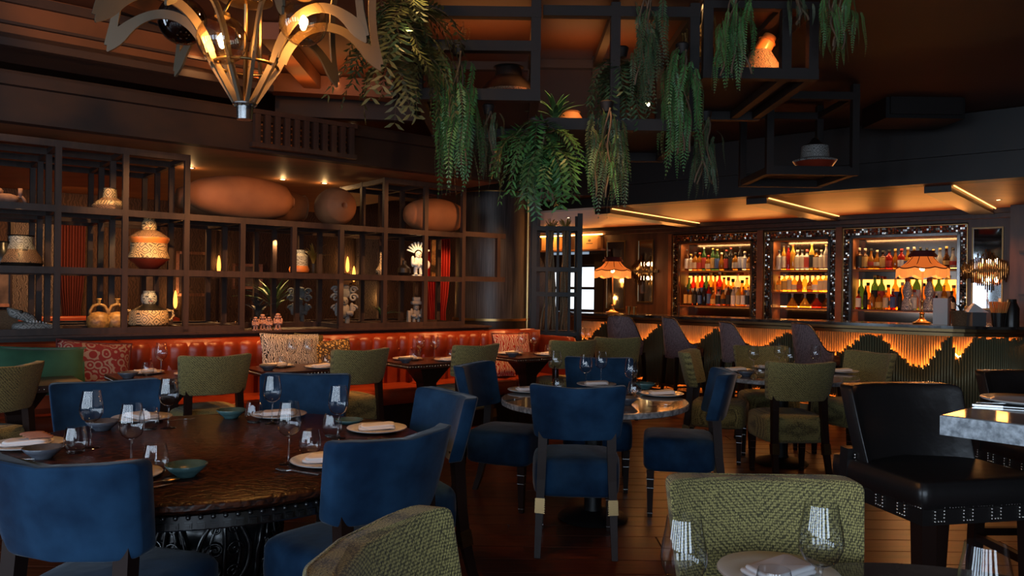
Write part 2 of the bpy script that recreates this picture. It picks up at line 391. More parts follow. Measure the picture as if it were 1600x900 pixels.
# ================================================================== SETTING
# ---- floor
g = G(); g.box((0, 6, -.06), (26, 24, .1)); floor = struct(g, 'floor', 'floor_wood')
floor.location.z = -.002
plank_me = []
for i in range(4):
    q = G(); q.box((0, 0, 0), (1.99, .192, .012)); plank_me.append(q.mesh('plank', 'floor_wood'))
rr = random.Random(3)
for r in range(32):
    y = 2.6 + r * .2; off = rr.uniform(0, 2)
    x0, x1 = -.62 * y - .3, .70 * y + .3
    k = math.floor((x0 - off) / 2)
    while off + k * 2 < x1:
        obj('plank', plank_me[rr.randrange(4)], floor, loc=(off + k * 2 + 1, y, -.004 + .002), rot=(0, 0, PI * rr.randrange(2))); k += 1
# ---- shell walls
def wall(name, p, q, z0, z1, th=.12, m='wall_dark'):
    g = G(); p, q = V(p), V(q); d = (q - p); ln = d.length
    g.box((0, 0, (z0 + z1) / 2), (ln, th, z1 - z0)); o = struct(g, name, m)
    o.location = ((p.x + q.x) / 2, (p.y + q.y) / 2, 0); o.rotation_euler = (0, 0, math.atan2(d.y, d.x)); return o
RW0 = V((-9.2, 7.6, 0)); RW1 = V((.62, 15.42, 0))
wall('wall_left', (-6.5, 4.0), (-6.5, 2.15), 0, 3.4)
wall('wall_left', (-9.3, 7.6), (-6.5, 4.0), 0, 3.4)
wall('wall_rear', RW0, RW1, 0, 3.4, m='wall_cloth')
BACKW = WS + .42
a, b = Bp(-.5, BACKW, 0), Bp(11.5, BACKW, 0)
wall('wall_bar', a, b, 0, 3.4, m='wall_wood')
wall('wall_right', (7.95, 9.6), (7.95, -3.5), 0, 3.4, m='wall_wood')
# window wall behind the camera and on the left: piers, sills and heads round the tall windows
def window_wall(name, n0, origin, along, count, pitch, first):
    g = G(); al = V(along); nn = V((-al.y, al.x, 0))
    def slab(a, b, z0, z1): g.obox(V(origin) + al * (a + b) / 2 + V((0, 0, (z0 + z1) / 2)), al * (b - a) / 2, nn * .06, (0, 0, (z1 - z0) / 2))
    end = first + count * pitch
    slab(0, end, 0, .5); slab(0, end, 2.8, 3.4); slab(0, first + .32, .5, 2.8)
    for i in range(count): slab(first + i * pitch + pitch - .33, first + i * pitch + pitch + .33, .5, 2.8)
    o = struct(g, name, 'wall_dark')
    for i in range(count):
        g2 = G(); c = first + i * pitch + pitch / 2
        for k in (-.58, 0, .58): g2.obox(V(origin) + al * (c + k) + V((0, 0, 1.65)), al * .02, nn * .03, (0, 0, 1.15))
        for z in (.52, 1.9, 2.78): g2.obox(V(origin) + al * c + V((0, 0, z)), al * .6, nn * .03, (0, 0, .02))
        struct(g2, 'window_%d' % (n0 + i), 'black_metal')
window_wall('wall_back', 3, (-6.5, -3.5, 0), (1, 0, 0), 5, 1.83, .2)
wall('wall_back', (2.9, -3.5), (8, -3.5), 0, 3.4)
window_wall('wall_left', 8, (-6.5, -3.5, 0), (0, 1, 0), 3, 1.8, .35)
# ---- main ceiling with stepped trays
CZ = 3.30
g = G(); g.box((0, 6, CZ + .06), (26, 24, .1)); ceiling = struct(g, 'ceiling', 'ceiling_paint')
def cpt(px, py, z): return gp(px, py, z)
def trim(n, pts, z, wd, dp_, m='ceiling_wood', closed=False):
    g = G(); ps = [V((p.x, p.y, z - dp_ / 2)) for p in pts]
    if closed: ps.append(ps[0])
    for p, q in zip(ps, ps[1:]):
        d = (q - p).normalized() * wd / 2; g.bar(p - d, q + d, wd, dp_)
    return struct(g, 'trim_%d' % n, m)
def cs(px, z): return [cpt(x, y, z) for x, y in px]
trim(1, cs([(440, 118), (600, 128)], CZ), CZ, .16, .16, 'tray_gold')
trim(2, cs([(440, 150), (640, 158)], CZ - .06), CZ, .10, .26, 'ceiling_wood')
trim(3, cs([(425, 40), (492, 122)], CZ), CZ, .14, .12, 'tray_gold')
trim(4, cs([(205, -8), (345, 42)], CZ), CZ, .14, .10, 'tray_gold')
# amber cove glow hidden on the tray ledges
for px, py in ((400, 70), (520, 100), (760, 40), (940, 60)):
    q = gp(px, py, CZ); light('AREA', 'tray_cove', (q.x, q.y, CZ - .26), 1.7, (1, .36, .09), (q.x, q.y + .05, CZ), .7, .08)
# ---- lowered soffit over the display shelf, its fascia with a louvred grille
SZ = 2.63
t0, t1 = lt(-160), lt(755)
p = [L(t0, .35, 0), L(t1, .35, 0), L(t1, -5.2, 0), L(t0 - 2, -5.2, 0)]
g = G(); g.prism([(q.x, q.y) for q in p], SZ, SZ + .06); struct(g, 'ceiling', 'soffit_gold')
g = G(); g.bar(L(t0, .30, SZ + .19), L(t1, .30, SZ + .19), .12, .38); struct(g, 'trim_5', 'ceiling_wood')
g = G(); g.bar(L(t0, .38, SZ + .30), L(t1, .38, SZ + .30), .10, .08); struct(g, 'trim_6', 'ceiling_wood')
q1 = lt(415, 1.25)
p = [L(t0 - 2, .70, 0), L(q1, .70, 0), L(q1, 1.25, 0), L(t0 - 2, 1.25, 0)]
g = G(); g.prism([(q.x, q.y) for q in p], 2.98, 3.04); struct(g, 'ceiling', 'ceiling_wood')
g = G(); g.bar(L(t0 - 2, 1.22, 3.14), L(q1, 1.22, 3.14), .06, .33); struct(g, 'trim_7', 'tray_gold')
for i, (z_, h_) in enumerate(((2.975, .05), (3.10, .018), (3.26, .06))):
    g = G(); g.bar(L(t0 - 2, 1.26, z_), L(q1 + .03, 1.26, z_), .05, h_); struct(g, 'trim_%d' % (20 + i), 'ceiling_wood')
for aim in ((-3.35, 5.35, 3.14), (-2.55, 6.05, 3.1), (-2.0, 6.4, 3.05)):  # spots added by the chandelier to strengthen its light on the fascia
    light('SPOT', 'fascia_fill', (-1.14 + (aim[0] + 1.14) * .06, 3.27 + (aim[1] - 3.27) * .06, 2.62), 70, (1, .36, .07), aim, .012, spot=26)
# louvred grille on the fascia
gr = thing('louvre_grille', 'dark wooden louvre grille with upright bars above the golden soffit', 'grille', tuple(L(lt(398, .46), .46, SZ + .06)), LA)
x1 = lt(545, .46) - lt(398, .46)
bar_me = G(); bar_me.box((0, 0, .13), (.05, .06, .30)); bar_me = bar_me.mesh('upright', 'lattice_wood')
sl = G(); sl.box((0, .05, 0), (x1, .02, .014)); sl = sl.mesh('slat', 'soffit_gold')
for i in range(11): obj('upright', bar_me, gr, loc=(x1 * i / 10, 0, 0))
for i in range(5): obj('slat', sl, gr, loc=(x1 / 2, .03, .03 + i * .05))
for o_, z_ in ((0, -.02), (0, .27)):
    q = G(); q.box((x1 / 2, 0, z_), (x1 + .1, .08, .04)); part(q, 'rail', 'lattice_wood', gr)
# ---- downlights
def downlight(label, p, group=None, energy=0, aim=None, col=WARM, spot=75, r=.04, size=.03, name='downlight'):
    o = thing(name, label, 'ceiling light', tuple(p), 0, group)
    q = G(); q.shell([(r * .72, 0.002), (r, -.004), (r * 1.15, 0), (r * 1.1, .004)], 16); part(q, 'trim_ring', 'dark_brass', o, True)
    q = G(); q.lathe([(.0, .001), (r * .7, .001), (r * .7, .003), (0, .003)], 14); part(q, 'lens', 'lamp_lens', o)
    if energy: light('SPOT', 'downlight_beam', (p[0], p[1], p[2] - .02), energy, col, aim or (p[0], p[1], 0), size, spot=spot)
    return o
for px, py, e, tx in ((298, 262, 130, 'over the cut end of the long clay jar'), (442, 280, 130, 'over the open end of the long clay jar'), (507, 286, 70, 'over the round clay jar with a hole')):
    q = gp(px, py, SZ); downlight('small round downlight in the golden soffit ' + tx, (q.x, q.y, SZ - .003), energy=0)
    light('POINT', 'soffit_fill', (q.x, q.y, SZ - .06), .9, WARM, size=.008)  # added point lamp below the fixture, puts a glow on the soffit
    b_ = q + N * .45; light('SPOT', 'soffit_beam', (b_.x, b_.y, SZ - .03), e, WARM, (b_.x + N.x * -.1, b_.y - N.y * .1, 1), .03, spot=100)
q = gp(526, 124, CZ - .02); downlight('small round downlight glowing in the tray ceiling right of the chandelier', (q.x, q.y, CZ - .01), energy=25)
q = gp(550, 204, CZ - .02); downlight('small round downlight glowing above the right end of the louvre grille', (q.x, q.y, CZ - .01), energy=12)
# ---- header beam and golden soffit over the bar
BZ = 2.60
t0, t1 = bt(838, HS), 9.6
g = G(); g.bar(Bp(t0 - .3, HS, (BZ + CZ) / 2), Bp(t1, HS, (BZ + CZ) / 2), .2, CZ - BZ); struct(g, 'wall_header', 'bulkhead_black')
g = G(); g.bar(Bp(t0 - .3, HS - .12, BZ + .30), Bp(t1, HS - .12, BZ + .30), .05, .05); g.bar(Bp(t0 - .3, HS - .12, BZ + .02), Bp(t1, HS - .12, BZ + .02), .05, .04); struct(g, 'trim_8', 'bulkhead_black')
p = [Bp(t0 - 1.6, HS + .08, 0), Bp(t1, HS + .08, 0), Bp(t1, BACKW, 0), Bp(t0 - 1.6, BACKW, 0)]
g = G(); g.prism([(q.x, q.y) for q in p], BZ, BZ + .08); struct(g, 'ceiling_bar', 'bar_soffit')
n_tr = 9
for px, py in ((945, 327), (1178, 309), (1462, 289)):
    q = gp(px, py, BZ); t = (q - BB).dot(BU)
    g = G(); g.bar(Bp(t, HS + .1, BZ - .035), Bp(t, WS, BZ - .035), .26, .07); struct(g, 'trim_%d' % n_tr, 'dark_wood'); n_tr += 1
    g = G(); g.bar(Bp(t + .15, HS + .12, BZ - .006), Bp(t + .15, WS - .2, BZ - .006), .010, .008)
    tag(part(g, 'cove_strip', 'led_dim'), 'thin glowing amber strip beside the dark soffit beam, ' + ['nearest the pillar', 'above the middle cabinet', 'at the right end of the bar'][n_tr - 10], 'light strip')
g = G(); g.bar(Bp(t0 - 1.6, WS - .06, BZ - .06), Bp(t1, WS - .06, BZ - .06), .14, .12); struct(g, 'cornice', 'wall_wood')
g = G(); g.bar(Bp(t0 - 1.6, WS - .18, BZ - .03), Bp(t1, WS - .18, BZ - .03), .10, .06); struct(g, 'trim_%d' % n_tr, 'dark_wood'); n_tr += 1
BAR_DL = ((888, 340, 30), (1024, 344, 34), (1119, 355, 40), (1233, 332, 26), (1322, 344, 34), (1560, 312, 20))
for i, (px, py, e) in enumerate(BAR_DL):
    q = gp(px, py, BZ)
    downlight('small round downlight in the amber bar soffit, ' + ORD[i] + ' from the left', (q.x, q.y, BZ - .003), energy=e * 1.6, aim=(q.x, q.y, 0), col=AMBER, spot=130)
q = gp(1251, 334, BZ)
sd = thing('smoke_detector', 'round white smoke detector under the amber bar soffit', 'smoke detector', (q.x, q.y, BZ))
g = G(); g.lathe([(.055, 0), (.06, -.02), (.045, -.03)], 18); part(g, 'base', 'white_cube', sd, True)
g = G(); g.lathe([(.040, -.03), (.040, -.05), (.02, -.055)], 18); part(g, 'sensor', 'grey_metal', sd, True)
# unseen area lights added below the cornice to wash the soffit warm
for i in range(-1, 6):
    t = t0 + 1.0 + i * 1.25
    light('AREA', 'bar_soffit_fill', tuple(Bp(t, WS - .30, BZ - .34)), 4.2, (1, .34, .07), tuple(Bp(t - .2, HS + .6, BZ + .1)), .9, .06)
# ---- round pillar
pc = dp(768, 450, 10.6)
g = G(); g.lathe([(.50, 0), (.50, 2.73)], 48); pil = struct(g, 'pillar', 'pillar_wood', True); pil.location = (pc.x, pc.y, 0)
g = G(); g.lathe([(.52, 0), (.52, 1.02), (.53, 1.02), (.53, 1.05), (.50, 1.05)], 48, ms=[0, 0, 1, 1]); part(g, 'plinth', ['dark_wood', 'brass'], pil, True)
g = G(); g.lathe([(.505, 2.715), (.505, 2.735)], 48); part(g, 'brass_line', 'brass', pil, True)
g = G(); g.box((pc.x - .3, pc.y + .3, 3.02), (3.4, 1.8, .58), LA * .5); struct(g, 'beam', 'ceiling_wood')
q = dp(824, 450, 10.4); g = G(); g.box((q.x, q.y, 1.37), (.02, .02, 2.7)); struct(g, 'trim_%d' % n_tr, 'brass'); n_tr += 1
g = G(); g.box((q.x + .10, q.y + .2, 1.37), (.14, .10, 2.74)); struct(g, 'trim_%d' % n_tr, 'wall_wood'); n_tr += 1
# ---- low wall carrying the display shelf
t0, t1 = lt(-160), lt(762)
g = G(); g.bar(L(t0, -.80, .50), L(t1, -.80, .50), 1.66, 1.0); struct(g, 'wall_low', 'dark_wood')
g = G(); g.bar(L(t0, -.78, 1.008), L(t1, -.78, 1.008), 1.74, .018); struct(g, 'sill', 'lattice_wood')
# ================================================================== display lattice
T0 = lt(290); ST = .4974; ZC, ZB, ZA, ZT = 1.0425, 1.54, 2.037, 2.56
sh = thing('display_shelf', 'tall dark wooden lattice shelf of square open bays behind the banquette', 'shelf', (LB.x, LB.y, 0), LA)
# local frame of the shelf: x along, y into the wall (N), z up
def lx(k): return T0 + k * ST
pw = .046
def post(k, s, z0, z1, w_=pw):
    q = G(); q.box((lx(k), s, (z0 + z1) / 2), (w_, w_, z1 - z0)); part(q, 'post', 'lattice_wood', sh)
def rail(k0, k1, s, z, h=.055, nm='rail'):
    q = G(); q.box(((lx(k0) + lx(k1)) / 2, s, z), (abs(lx(k1) - lx(k0)) + pw, pw * .9, h)); part(q, nm, 'lattice_wood', sh)
def cross(k, s0, s1, z, h=.045):
    q = G(); q.box((lx(k), (s0 + s1) / 2, z), (pw * .9, s1 - s0, h)); part(q, 'cross_rail', 'lattice_wood', sh)
LY = (0, .5, 1.0, 1.5)
for k in range(-4, 1):
    for s in LY: post(k, s, ZC, ZT)
    for z in (ZC, ZB, ZA, ZT): cross(k, 0, 1.5, z)
for s in LY:
    for z in (ZC, ZB, ZA, ZT): rail(-4, 0, s, z)
for k in (1, 3):
    for s in LY[:3]: post(k, s, ZC, ZA)
post(2, 0, ZB, ZA); post(2, .5, ZC, ZA); post(2, 1.0, ZC, ZA); post(2.5, .5, ZC, ZB)
for k in (4, 5, 6):
    for s in LY[:3]: post(k, s, ZC, ZT)
for k in range(1, 7):
    for z in (ZB, ZA): cross(k, 0, 1.0, z)
    if k in (1, 3, 4, 5, 6): cross(k, 0, 1.0, ZC)
for k in (4, 5, 6): cross(k, 0, 1.0, ZT)
for s in LY[:3]:
    rail(0, 6, s, ZB); rail(0, 6, s, ZA)
    rail(0, 1, s, ZC); rail(3, 6, s, ZC); rail(4, 6, s, ZT)
rail(1, 3, .5, ZC)
rail(6, 7.15, 0, ZB + .01); rail(6, 7.15, 0, ZA + .02); post(7, 0, ZB, ZA)
for k0, k1, z in ((-4, 0, ZB), (-4, 0, ZA), (0, 6, ZB), (0, 6, ZA)):
    q = G(); q.box(((lx(k0) + lx(k1)) / 2, .30, z + .018), (lx(k1) - lx(k0), .58, .016)); part(q, 'board', 'dark_wood', sh)
q = G(); q.box((lx(6.45), .9, 1.79), (.14, .03, .5)); part(q, 'end_panel', 'pot_gold', sh)
# ---- back-bar wall face: pilasters, panels, bands
def wbox(n, px0, px1, z0, z1, s0, s1, m, name=None):
    ta, tb = bt(px0, WS), bt(px1, WS); g = G()
    g.bar(Bp(ta, WS + (s0 + s1) / 2, (z0 + z1) / 2), Bp(tb, WS + (s0 + s1) / 2, (z0 + z1) / 2), abs(s1 - s0), z1 - z0)
    return struct(g, name or 'wall_panel', m)
wbox(0, 985, 1052, 0, 2.49, -.02, .3, 'wall_wood'); wbox(0, 944, 985, 0, 2.49, -.02, .3, 'wall_wood')
wbox(0, 1512, 1586, 0, 2.49, -.02, .3, 'wall_wood')
wbox(0, 1052, 1512, 2.44, 2.55, -.02, .3, 'wall_wood'); wbox(0, 1052, 1512, 0, 1.0, -.02, .3, 'wall_wood')
for i, (a, b) in enumerate(((1185.5, 1194.5), (1308, 1317.5))):
    wbox(0, a, b, 0, 2.44, -.10, .3, 'bar_soffit', 'pillar')
wbox(0, 1046, 1051, 0, 2.44, -.06, .3, 'bar_soffit', 'pillar')
wbox(0, 1586, 1680, 0, 2.6, -.5, .3, 'wall_wood')
for z in (.9, 1.45, 2.0):
    g = G(); ta, tb = bt(1592, WS - .5), bt(1650, WS - .5); g.bar(Bp(ta, WS - .52, z), Bp(tb, WS - .52, z), .03, .03); struct(g, 'trim_%d' % n_tr, 'dark_wood'); n_tr += 1
# ================================================================== SEATING
def rz(theta): return -math.radians(theta)          # facing: 0 = away from the camera, 90 = right, 180 = towards it
def fvec(theta): a = math.radians(theta); return V((math.sin(a), math.cos(a), 0))
CH = {}
def back_shape(w_, h_, curve, lean, flare, rise=.02, t=.075):
    def fn(x, y, z):
        u = x / (w_ / 2); v = z / (h_ / 2)
        x2 = x * (1 + flare * v)
        return x2, y + curve * abs(u) ** 2.2 - lean * v, z + rise * u * u * (v > 0)
    return fn
def chair_parts(cloth):
    if cloth in CH: return CH[cloth]
    d = {}
    q = G(); q.soft((0, .025, .395), (.50, .455, .215), .30, .28, 28, 12, fn=lambda x, y, z: (x * (1 - .08 * (y < 0) * abs(y) / .25), y, z + .012 * (1 - (x / .25) ** 2) * (z > 0)))
    d['seat'] = q.mesh('seat', cloth, 'all')
    fn = back_shape(.50, .285, .085, .035, .06)
    q = G(); q.soft((0, -.275, .765), (.50, .075, .285), .14, .14, 44, 16, fn=fn); d['backrest'] = q.mesh('backrest', cloth, 'all')
    q = G()
    pts = []
    for i in range(49):
        a = PI * 1.22 - PI * 1.44 * i / 48; ca, sa = math.cos(a), math.sin(a)
        x, y, z = fn(math.copysign(abs(ca) ** .14, ca) * .2445, -.026, math.copysign(abs(sa) ** .14, sa) * .1395); pts.append((x, y - .275, z + .765))
    q.tube(pts, .0050, 6)
    d['piping'] = q.mesh('piping', cloth, 'all')
    for s in (-1, 1):
        q = G(); pts = [(s * .185, -.195, .67), (s * .188, -.205, .55), (s * .192, -.215, .40), (s * .198, -.235, .25), (s * .203, -.275, .10), (s * .205, -.31, 0)]
        for i in range(5):
            w1 = (.050, .048, .046, .042, .036, .032); q.bar(pts[i], pts[i + 1], w1[i], w1[i] * 1.1, (0, 1, 0), w2=w1[i + 1], h2=w1[i + 1] * 1.1)
        d['rear%d' % s] = q.mesh('leg', 'chair_wood')
        q = G(); q.bar((s * .1965, -.228, .30), (s * .2, -.244, .225), .050, .054, (0, 1, 0))
        for i in range(7): q.bar((s * .1965, -.229 - i * .0022, .295 - i * .011), (s * .197, -.2302 - i * .0022, .289 - i * .011), .0545, .0585, (0, 1, 0))
        d['sleeve%d' % s] = q.mesh('brass_sleeve', 'dark_brass')
        q = G(); q.bar((s * .205, .205, .30), (s * .203, .205, 0), .048, .048, (0, 1, 0), w2=.030, h2=.030); d['front%d' % s] = q.mesh('leg', 'chair_wood')
        q = G()
        for z in (.245, .19, .03): q.box((s * .2045, .205, z), (.030 + .018 * z / .3 + .004,) * 2 + (.004,))
        d['ring%d' % s] = q.mesh('metal_ring', 'steel')
    CH[cloth] = d; return d
def chair(cloth, label, group, center_back, theta, name='dining_chair'):
    d = chair_parts(cloth); c = V(center_back) + fvec(theta) * .275
    o = thing(name, label, 'chair', (c.x, c.y, 0), rz(theta), group)
    for k in ('seat', 'backrest'): obj(k, d[k], o)
    o2 = obj('piping', d['piping'], o)
    for s in (-1, 1):
        a = obj('leg', d['rear%d' % s], o); obj('brass_sleeve', d['sleeve%d' % s], a)
        a = obj('leg', d['front%d' % s], o); obj('metal_ring', d['ring%d' % s], a)
    return o
BL, GR = 'blue velvet dining chairs', 'green woven dining chairs'
for lab, c, th in (
    ('blue velvet chair seen from behind at the near-left edge of the carved round table', (-1.32, 2.23), 10),
    ('blue velvet chair with strongly curved back at the near-right edge of the carved table', (-.38, 2.70), -48),
    ('blue velvet chair turned side-on behind the curved-back chair, right of the carved table', (-.28, 3.82), -122),
    ('blue velvet chair facing us across the carved table, behind the tall wine glasses at left', (-2.15, 4.10), 145),
    ('blue velvet chair facing us across the carved table, in front of a green chair', (-1.20, 4.58), 180),
    ('blue velvet chair at the left side of the marble round table, facing right', (-.29, 5.32), 112),
    ('blue velvet chair seen squarely from behind, in front of the marble round table', (.36, 4.14), 4),
    ('blue velvet chair at the right side of the marble round table, facing left', (1.40, 5.02), -80),
    ('blue velvet chair on the far side of the marble round table, behind wine glasses', (.68, 5.98), 187)):
    chair('blue_velvet', lab, BL, (*c, 0), th)
for lab, c, th in (
    ('big pale green woven chair facing us in the foreground, behind two wine glasses', (.69, 2.155), 180),
    ('olive woven chair at the bottom edge of the view, only its rounded back showing', (-.29, 1.58), 107),
    ('green woven chair at the left edge of the view, back lit orange along its top', (-3.13, 4.86), -76),
    ('green woven chair seen from behind at the booth table nearest the rose cushion', (-2.17, 5.72), -38),
    ('green woven chair seen from behind at the booth table beside the leopard cushion', (-1.23, 6.46), -40),
    ('green woven chair seen from behind at the booth table with the visible flared pedestal', (-.29, 7.17), -42),
    ('green woven chair seen from behind near the pillar, left of another green chair', (.66, 7.98), -22),
    ('green woven chair seen from behind, in front of the leftmost mauve bar stool', (1.19, 8.60), 0),
    ('green woven chair side-on at the left of the round table near the bar', (1.53, 6.78), 112),
    ('green woven chair seen squarely from behind at the round table near the bar', (2.18, 5.76), -3),
    ('green woven chair at the right of the round table near the bar, facing left', (3.24, 6.9), -112),
    ('green woven chair on the far side of the round table near the bar, facing us', (2.42, 7.55), 182)):
    chair('green_weave', lab, GR, (*c, 0), th)
# ---- black leather counter stools
def leather_stool(label, c, theta):
    o = thing('counter_stool', label, 'stool', (c[0], c[1], 0), rz(theta), 'black leather counter stools')
    q = G(); q.soft((0, 0, .765), (.51, .50, .10), .18, .10, 36, 8); part(q, 'seat', 'black_leather', o, 'all')
    q = G(); q.box((0, 0, .705), (.49, .48, .07)); part(q, 'seat_rail', 'black_leather', o)
    fn = back_shape(.475, .30, .11, .05, .03, .01)
    q = G(); q.soft((0, -.235, .925), (.475, .085, .30), .14, .14, 40, 14, fn=fn); part(q, 'backrest', 'black_leather', o, 'all')
    for s in (-1, 1): q = G(); q.bar((s * .222, -.165, .72), (s * .222, -.155, .85), .045, .07, (1, 0, 0)); part(q, 'wing', 'black_leather', o)
    q = G()                                             # nail heads in a meander on the rail and down the wings
    def nails(p, d, ln):
        n = int(ln / .011)
        for i in range(n): q.ball((p[0] + d[0] * i * .011, p[1] + d[1] * i * .011, p[2] + d[2] * i * .011), .0046, 5)
    def meander(a, d, ln):
        x = 0
        while x < ln - .1:
            P = lambda u, z: (a[0] + d[0] * u, a[1] + d[1] * u, z)
            nails(P(x, .728), d, .075); nails(P(x + .075, .728), (0, 0, -1), .045); nails(P(x + .075, .683), d, .035); nails(P(x + .11, .683), (0, 0, 1), .045); x += .11
    meander((-.240, .243), (1, 0, 0), .52); meander((-.248, .235), (0, -1, 0), .49); meander((.248, .235), (0, -1, 0), .49)
    for s in (-1, 1): nails((s * .236, -.120, .73), (0, 0, 1), .12)
    tag(part(q, 'nail_heads', 'nail', o, 'all'), kind='stuff')
    for sx in (-1, 1):
        for sy in (-1, 1):
            q = G(); q.bar((sx * .212, sy * .205, .67), (sx * .216, sy * (.225 if sy > 0 else .25), 0), .055, .055, (0, 1, 0), w2=.045, h2=.045); part(q, 'leg', 'chair_wood', o)
    for (a, b) in (((-.215, .22, .22), (.215, .22, .22)), ((-.215, -.235, .32), (.215, -.235, .32)), ((-.215, -.235, .30), (-.215, .22, .30)), ((.215, -.235, .30), (.215, .22, .30))):
        q = G(); q.bar(a, b, .028, .035); part(q, 'stretcher', 'chair_wood', o)
leather_stool('black leather counter stool with nail-head meander, standing whole in front of the grey stone counter', (1.545, 2.82), 168)
leather_stool('black leather counter stool cut off by the right edge, behind the grey stone counter', (2.42, 3.42), 178)
# ---- mauve scoop-back bar stools
def scoop_stool(label, px, D, theta, zt):
    p = dp(px, 500, D); f = fvec(theta); c = V((p.x, p.y, 0)) + f * .20
    o = thing('bar_stool', label, 'stool', (c.x, c.y, 0), rz(theta), 'mauve scoop-back bar stools')
    q = G(); n = 24; m = 8; vs = []; fs = []; zs = .58
    def rim(a):                                          # height of the shell's top edge; a = 0 at the middle of the back
        k = min(1, max(0, (abs(a) - .62) / .95)); k = k * k * (3 - 2 * k); return zt - .02 * abs(a) - (zt - .02 * abs(a) - .775) * k
    for side, r0 in ((0, .235), (1, .19)):
        for i in range(n + 1):
            a = -1.9 + 3.8 * i / n; zr = rim(a)
            for j in range(m + 1):
                z = zs + (zr - zs) * j / m; r = r0 + .05 * (j / m) * math.cos(a / 2)
                vs.append((r * .92 * math.sin(a), -r * math.cos(a), z))
    k = (n + 1) * (m + 1)
    for i in range(n):
        for j in range(m):
            a = i * (m + 1) + j; fs.append((a, a + m + 1, a + m + 2, a + 1)); fs.append((k + a, k + a + 1, k + a + m + 2, k + a + m + 1))
    for i in range(n):
        a = i * (m + 1) + m; fs.append((a, a + m + 1, k + a + m + 1, k + a)); a = i * (m + 1); fs.append((a, k + a, k + a + m + 1, a + m + 1))
    for j in range(m):
        fs.append((j, j + 1, k + j + 1, k + j)); a = n * (m + 1) + j; fs.append((a, k + a, k + a + 1, a + 1))
    q.add(vs, fs); part(q, 'backrest', 'mauve_weave', o, 'all')
    q = G(); pts = []
    for i in range(n + 1):
        a = -1.9 + 3.8 * i / n; pts.append(((.235 + .05 * math.cos(a / 2)) * .92 * math.sin(a), -(.235 + .05 * math.cos(a / 2)) * math.cos(a), rim(a) - .004))
    q.tube(pts, .006, 5); part(q, 'nail_trim', 'dark_brass', o, 'all')
    q = G(); q.soft((0, .03, .655), (.37, .44, .13), .35, .5, 24, 8); part(q, 'seat', 'mauve_leather', o, 'all')
    for sx in (-1, 1):
        for sy in (-1, 1):
            q = G(); q.bar((sx * .17, sy * .17, .60), (sx * .20, sy * .21, 0), .042, .042, (0, 1, 0), w2=.03, h2=.03); part(q, 'leg', 'chair_wood', o)
    q = G()
    for a, b in (((-.19, .2), (.19, .2)), ((-.19, -.2), (.19, -.2)), ((-.19, -.2), (-.19, .2)), ((.19, -.2), (.19, .2))): q.bar((*a, .22), (*b, .22), .018, .022)
    part(q, 'footrest', 'dark_brass', o)
for lab, px, D, th, zt in (('mauve bar stool at the left end of the bar, its back lit pinkish orange', 968, 10.35, 36, 1.115), ('mauve scoop-back bar stool second from the left along the bar', 1046, 10.0, 76, 1.11),
                           ('mauve scoop-back bar stool third from the left along the bar', 1136, 9.5, 82, 1.08), ('mauve scoop-back bar stool nearest the right end of the bar, behind the round table', 1252, 9.0, 76, 1.095)):
    scoop_stool(lab, px, D, th, zt)
# ---- long leather banquette
t_a, t_b = lt(-120, .3), lt(842, .12)
bq = thing('banquette', 'long orange-red leather banquette with tufted back below the lattice shelf', 'bench', (LB.x, LB.y, 0), LA)
# local: x along, -y towards the room, z up
def tuft_back(x0, x1, tuft, m='red_leather'):
    nx = max(8, int((x1 - x0) / .02)); nz = 14; vs = []; fs = []
    for i in range(nx + 1):
        x = x0 + (x1 - x0) * i / nx
        e = min(1, (x - x0) / .03, (x1 - x) / .03)
        for j in range(nz + 1):
            v = j / nz; z = .44 + .53 * v
            top = math.sqrt(max(0, 1 - max(0, (v - .86) / .14) ** 2))
            if tuft:
                ph = abs(math.sin(PI * x / .15)); btn = math.exp(-((z - .80) / .05) ** 2)
                d = .05 * ph ** .55 * (1 if z > .80 else .35 + .65 * btn)
            else: d = .05
            vs.append((x, -(.05 + (.10 + d) * top * max(.25, e ** .5)), z))
    for i in range(nx):
        for j in range(nz):
            a = i * (nz + 1) + j; fs.append((a, a + nz + 1, a + nz + 2, a + 1))
    q = G(); q.add(vs, fs); o_ = len(q.v)
    q.box(((x0 + x1) / 2, -.10, .70), (x1 - x0, .12, .52)); return part(q, 'backrest', m, bq, 'all')
edges = [t_a, lt(187, .15), lt(462, .15), lt(640, .15), lt(765, .15), t_b]
for i in range(5): tuft_back(edges[i] + .004, edges[i + 1] - .004, i > 0)
for i in range(5):
    x0, x1 = edges[i], edges[i + 1]
    q = G(); q.soft(((x0 + x1) / 2, -.41, .385), (x1 - x0 - .006, .58, .15), .22, .10, 40, 8); part(q, 'seat_cushion', 'red_leather', bq, 'all')
q = G()
k = math.ceil(edges[1] / .15)
while k * .15 < edges[-1]: q.ball((k * .15, -.155, .80), .016, 6); k += 1
tag(part(q, 'tuft_buttons', 'red_leather', bq, 'all'), kind='stuff')
q = G(); q.box(((t_a + t_b) / 2, -.36, .16), (t_b - t_a, .52, .32)); part(q, 'plinth', 'dark_wood', bq)
q = G(); q.soft((t_b + .05, -.36, .60), (.12, .66, .60), .2, .2, 20, 8); part(q, 'end_arm', 'red_leather', bq, 'all')
# unseen warm spots added high in front to light the shelf and seat
for i in range(6):
    t = edges[1] + (edges[-1] - edges[1]) * (i + .5) / 6
    light('SPOT', 'booth_wash', L(t, 2.0, 2.92), 80, (1, .42, .14), L(t, 0, 1.75), .04, spot=42)
    light('SPOT', 'booth_beam', L(t, .85, 2.94), 62, (1, .40, .12), L(t, .42, .45), .04, spot=52)
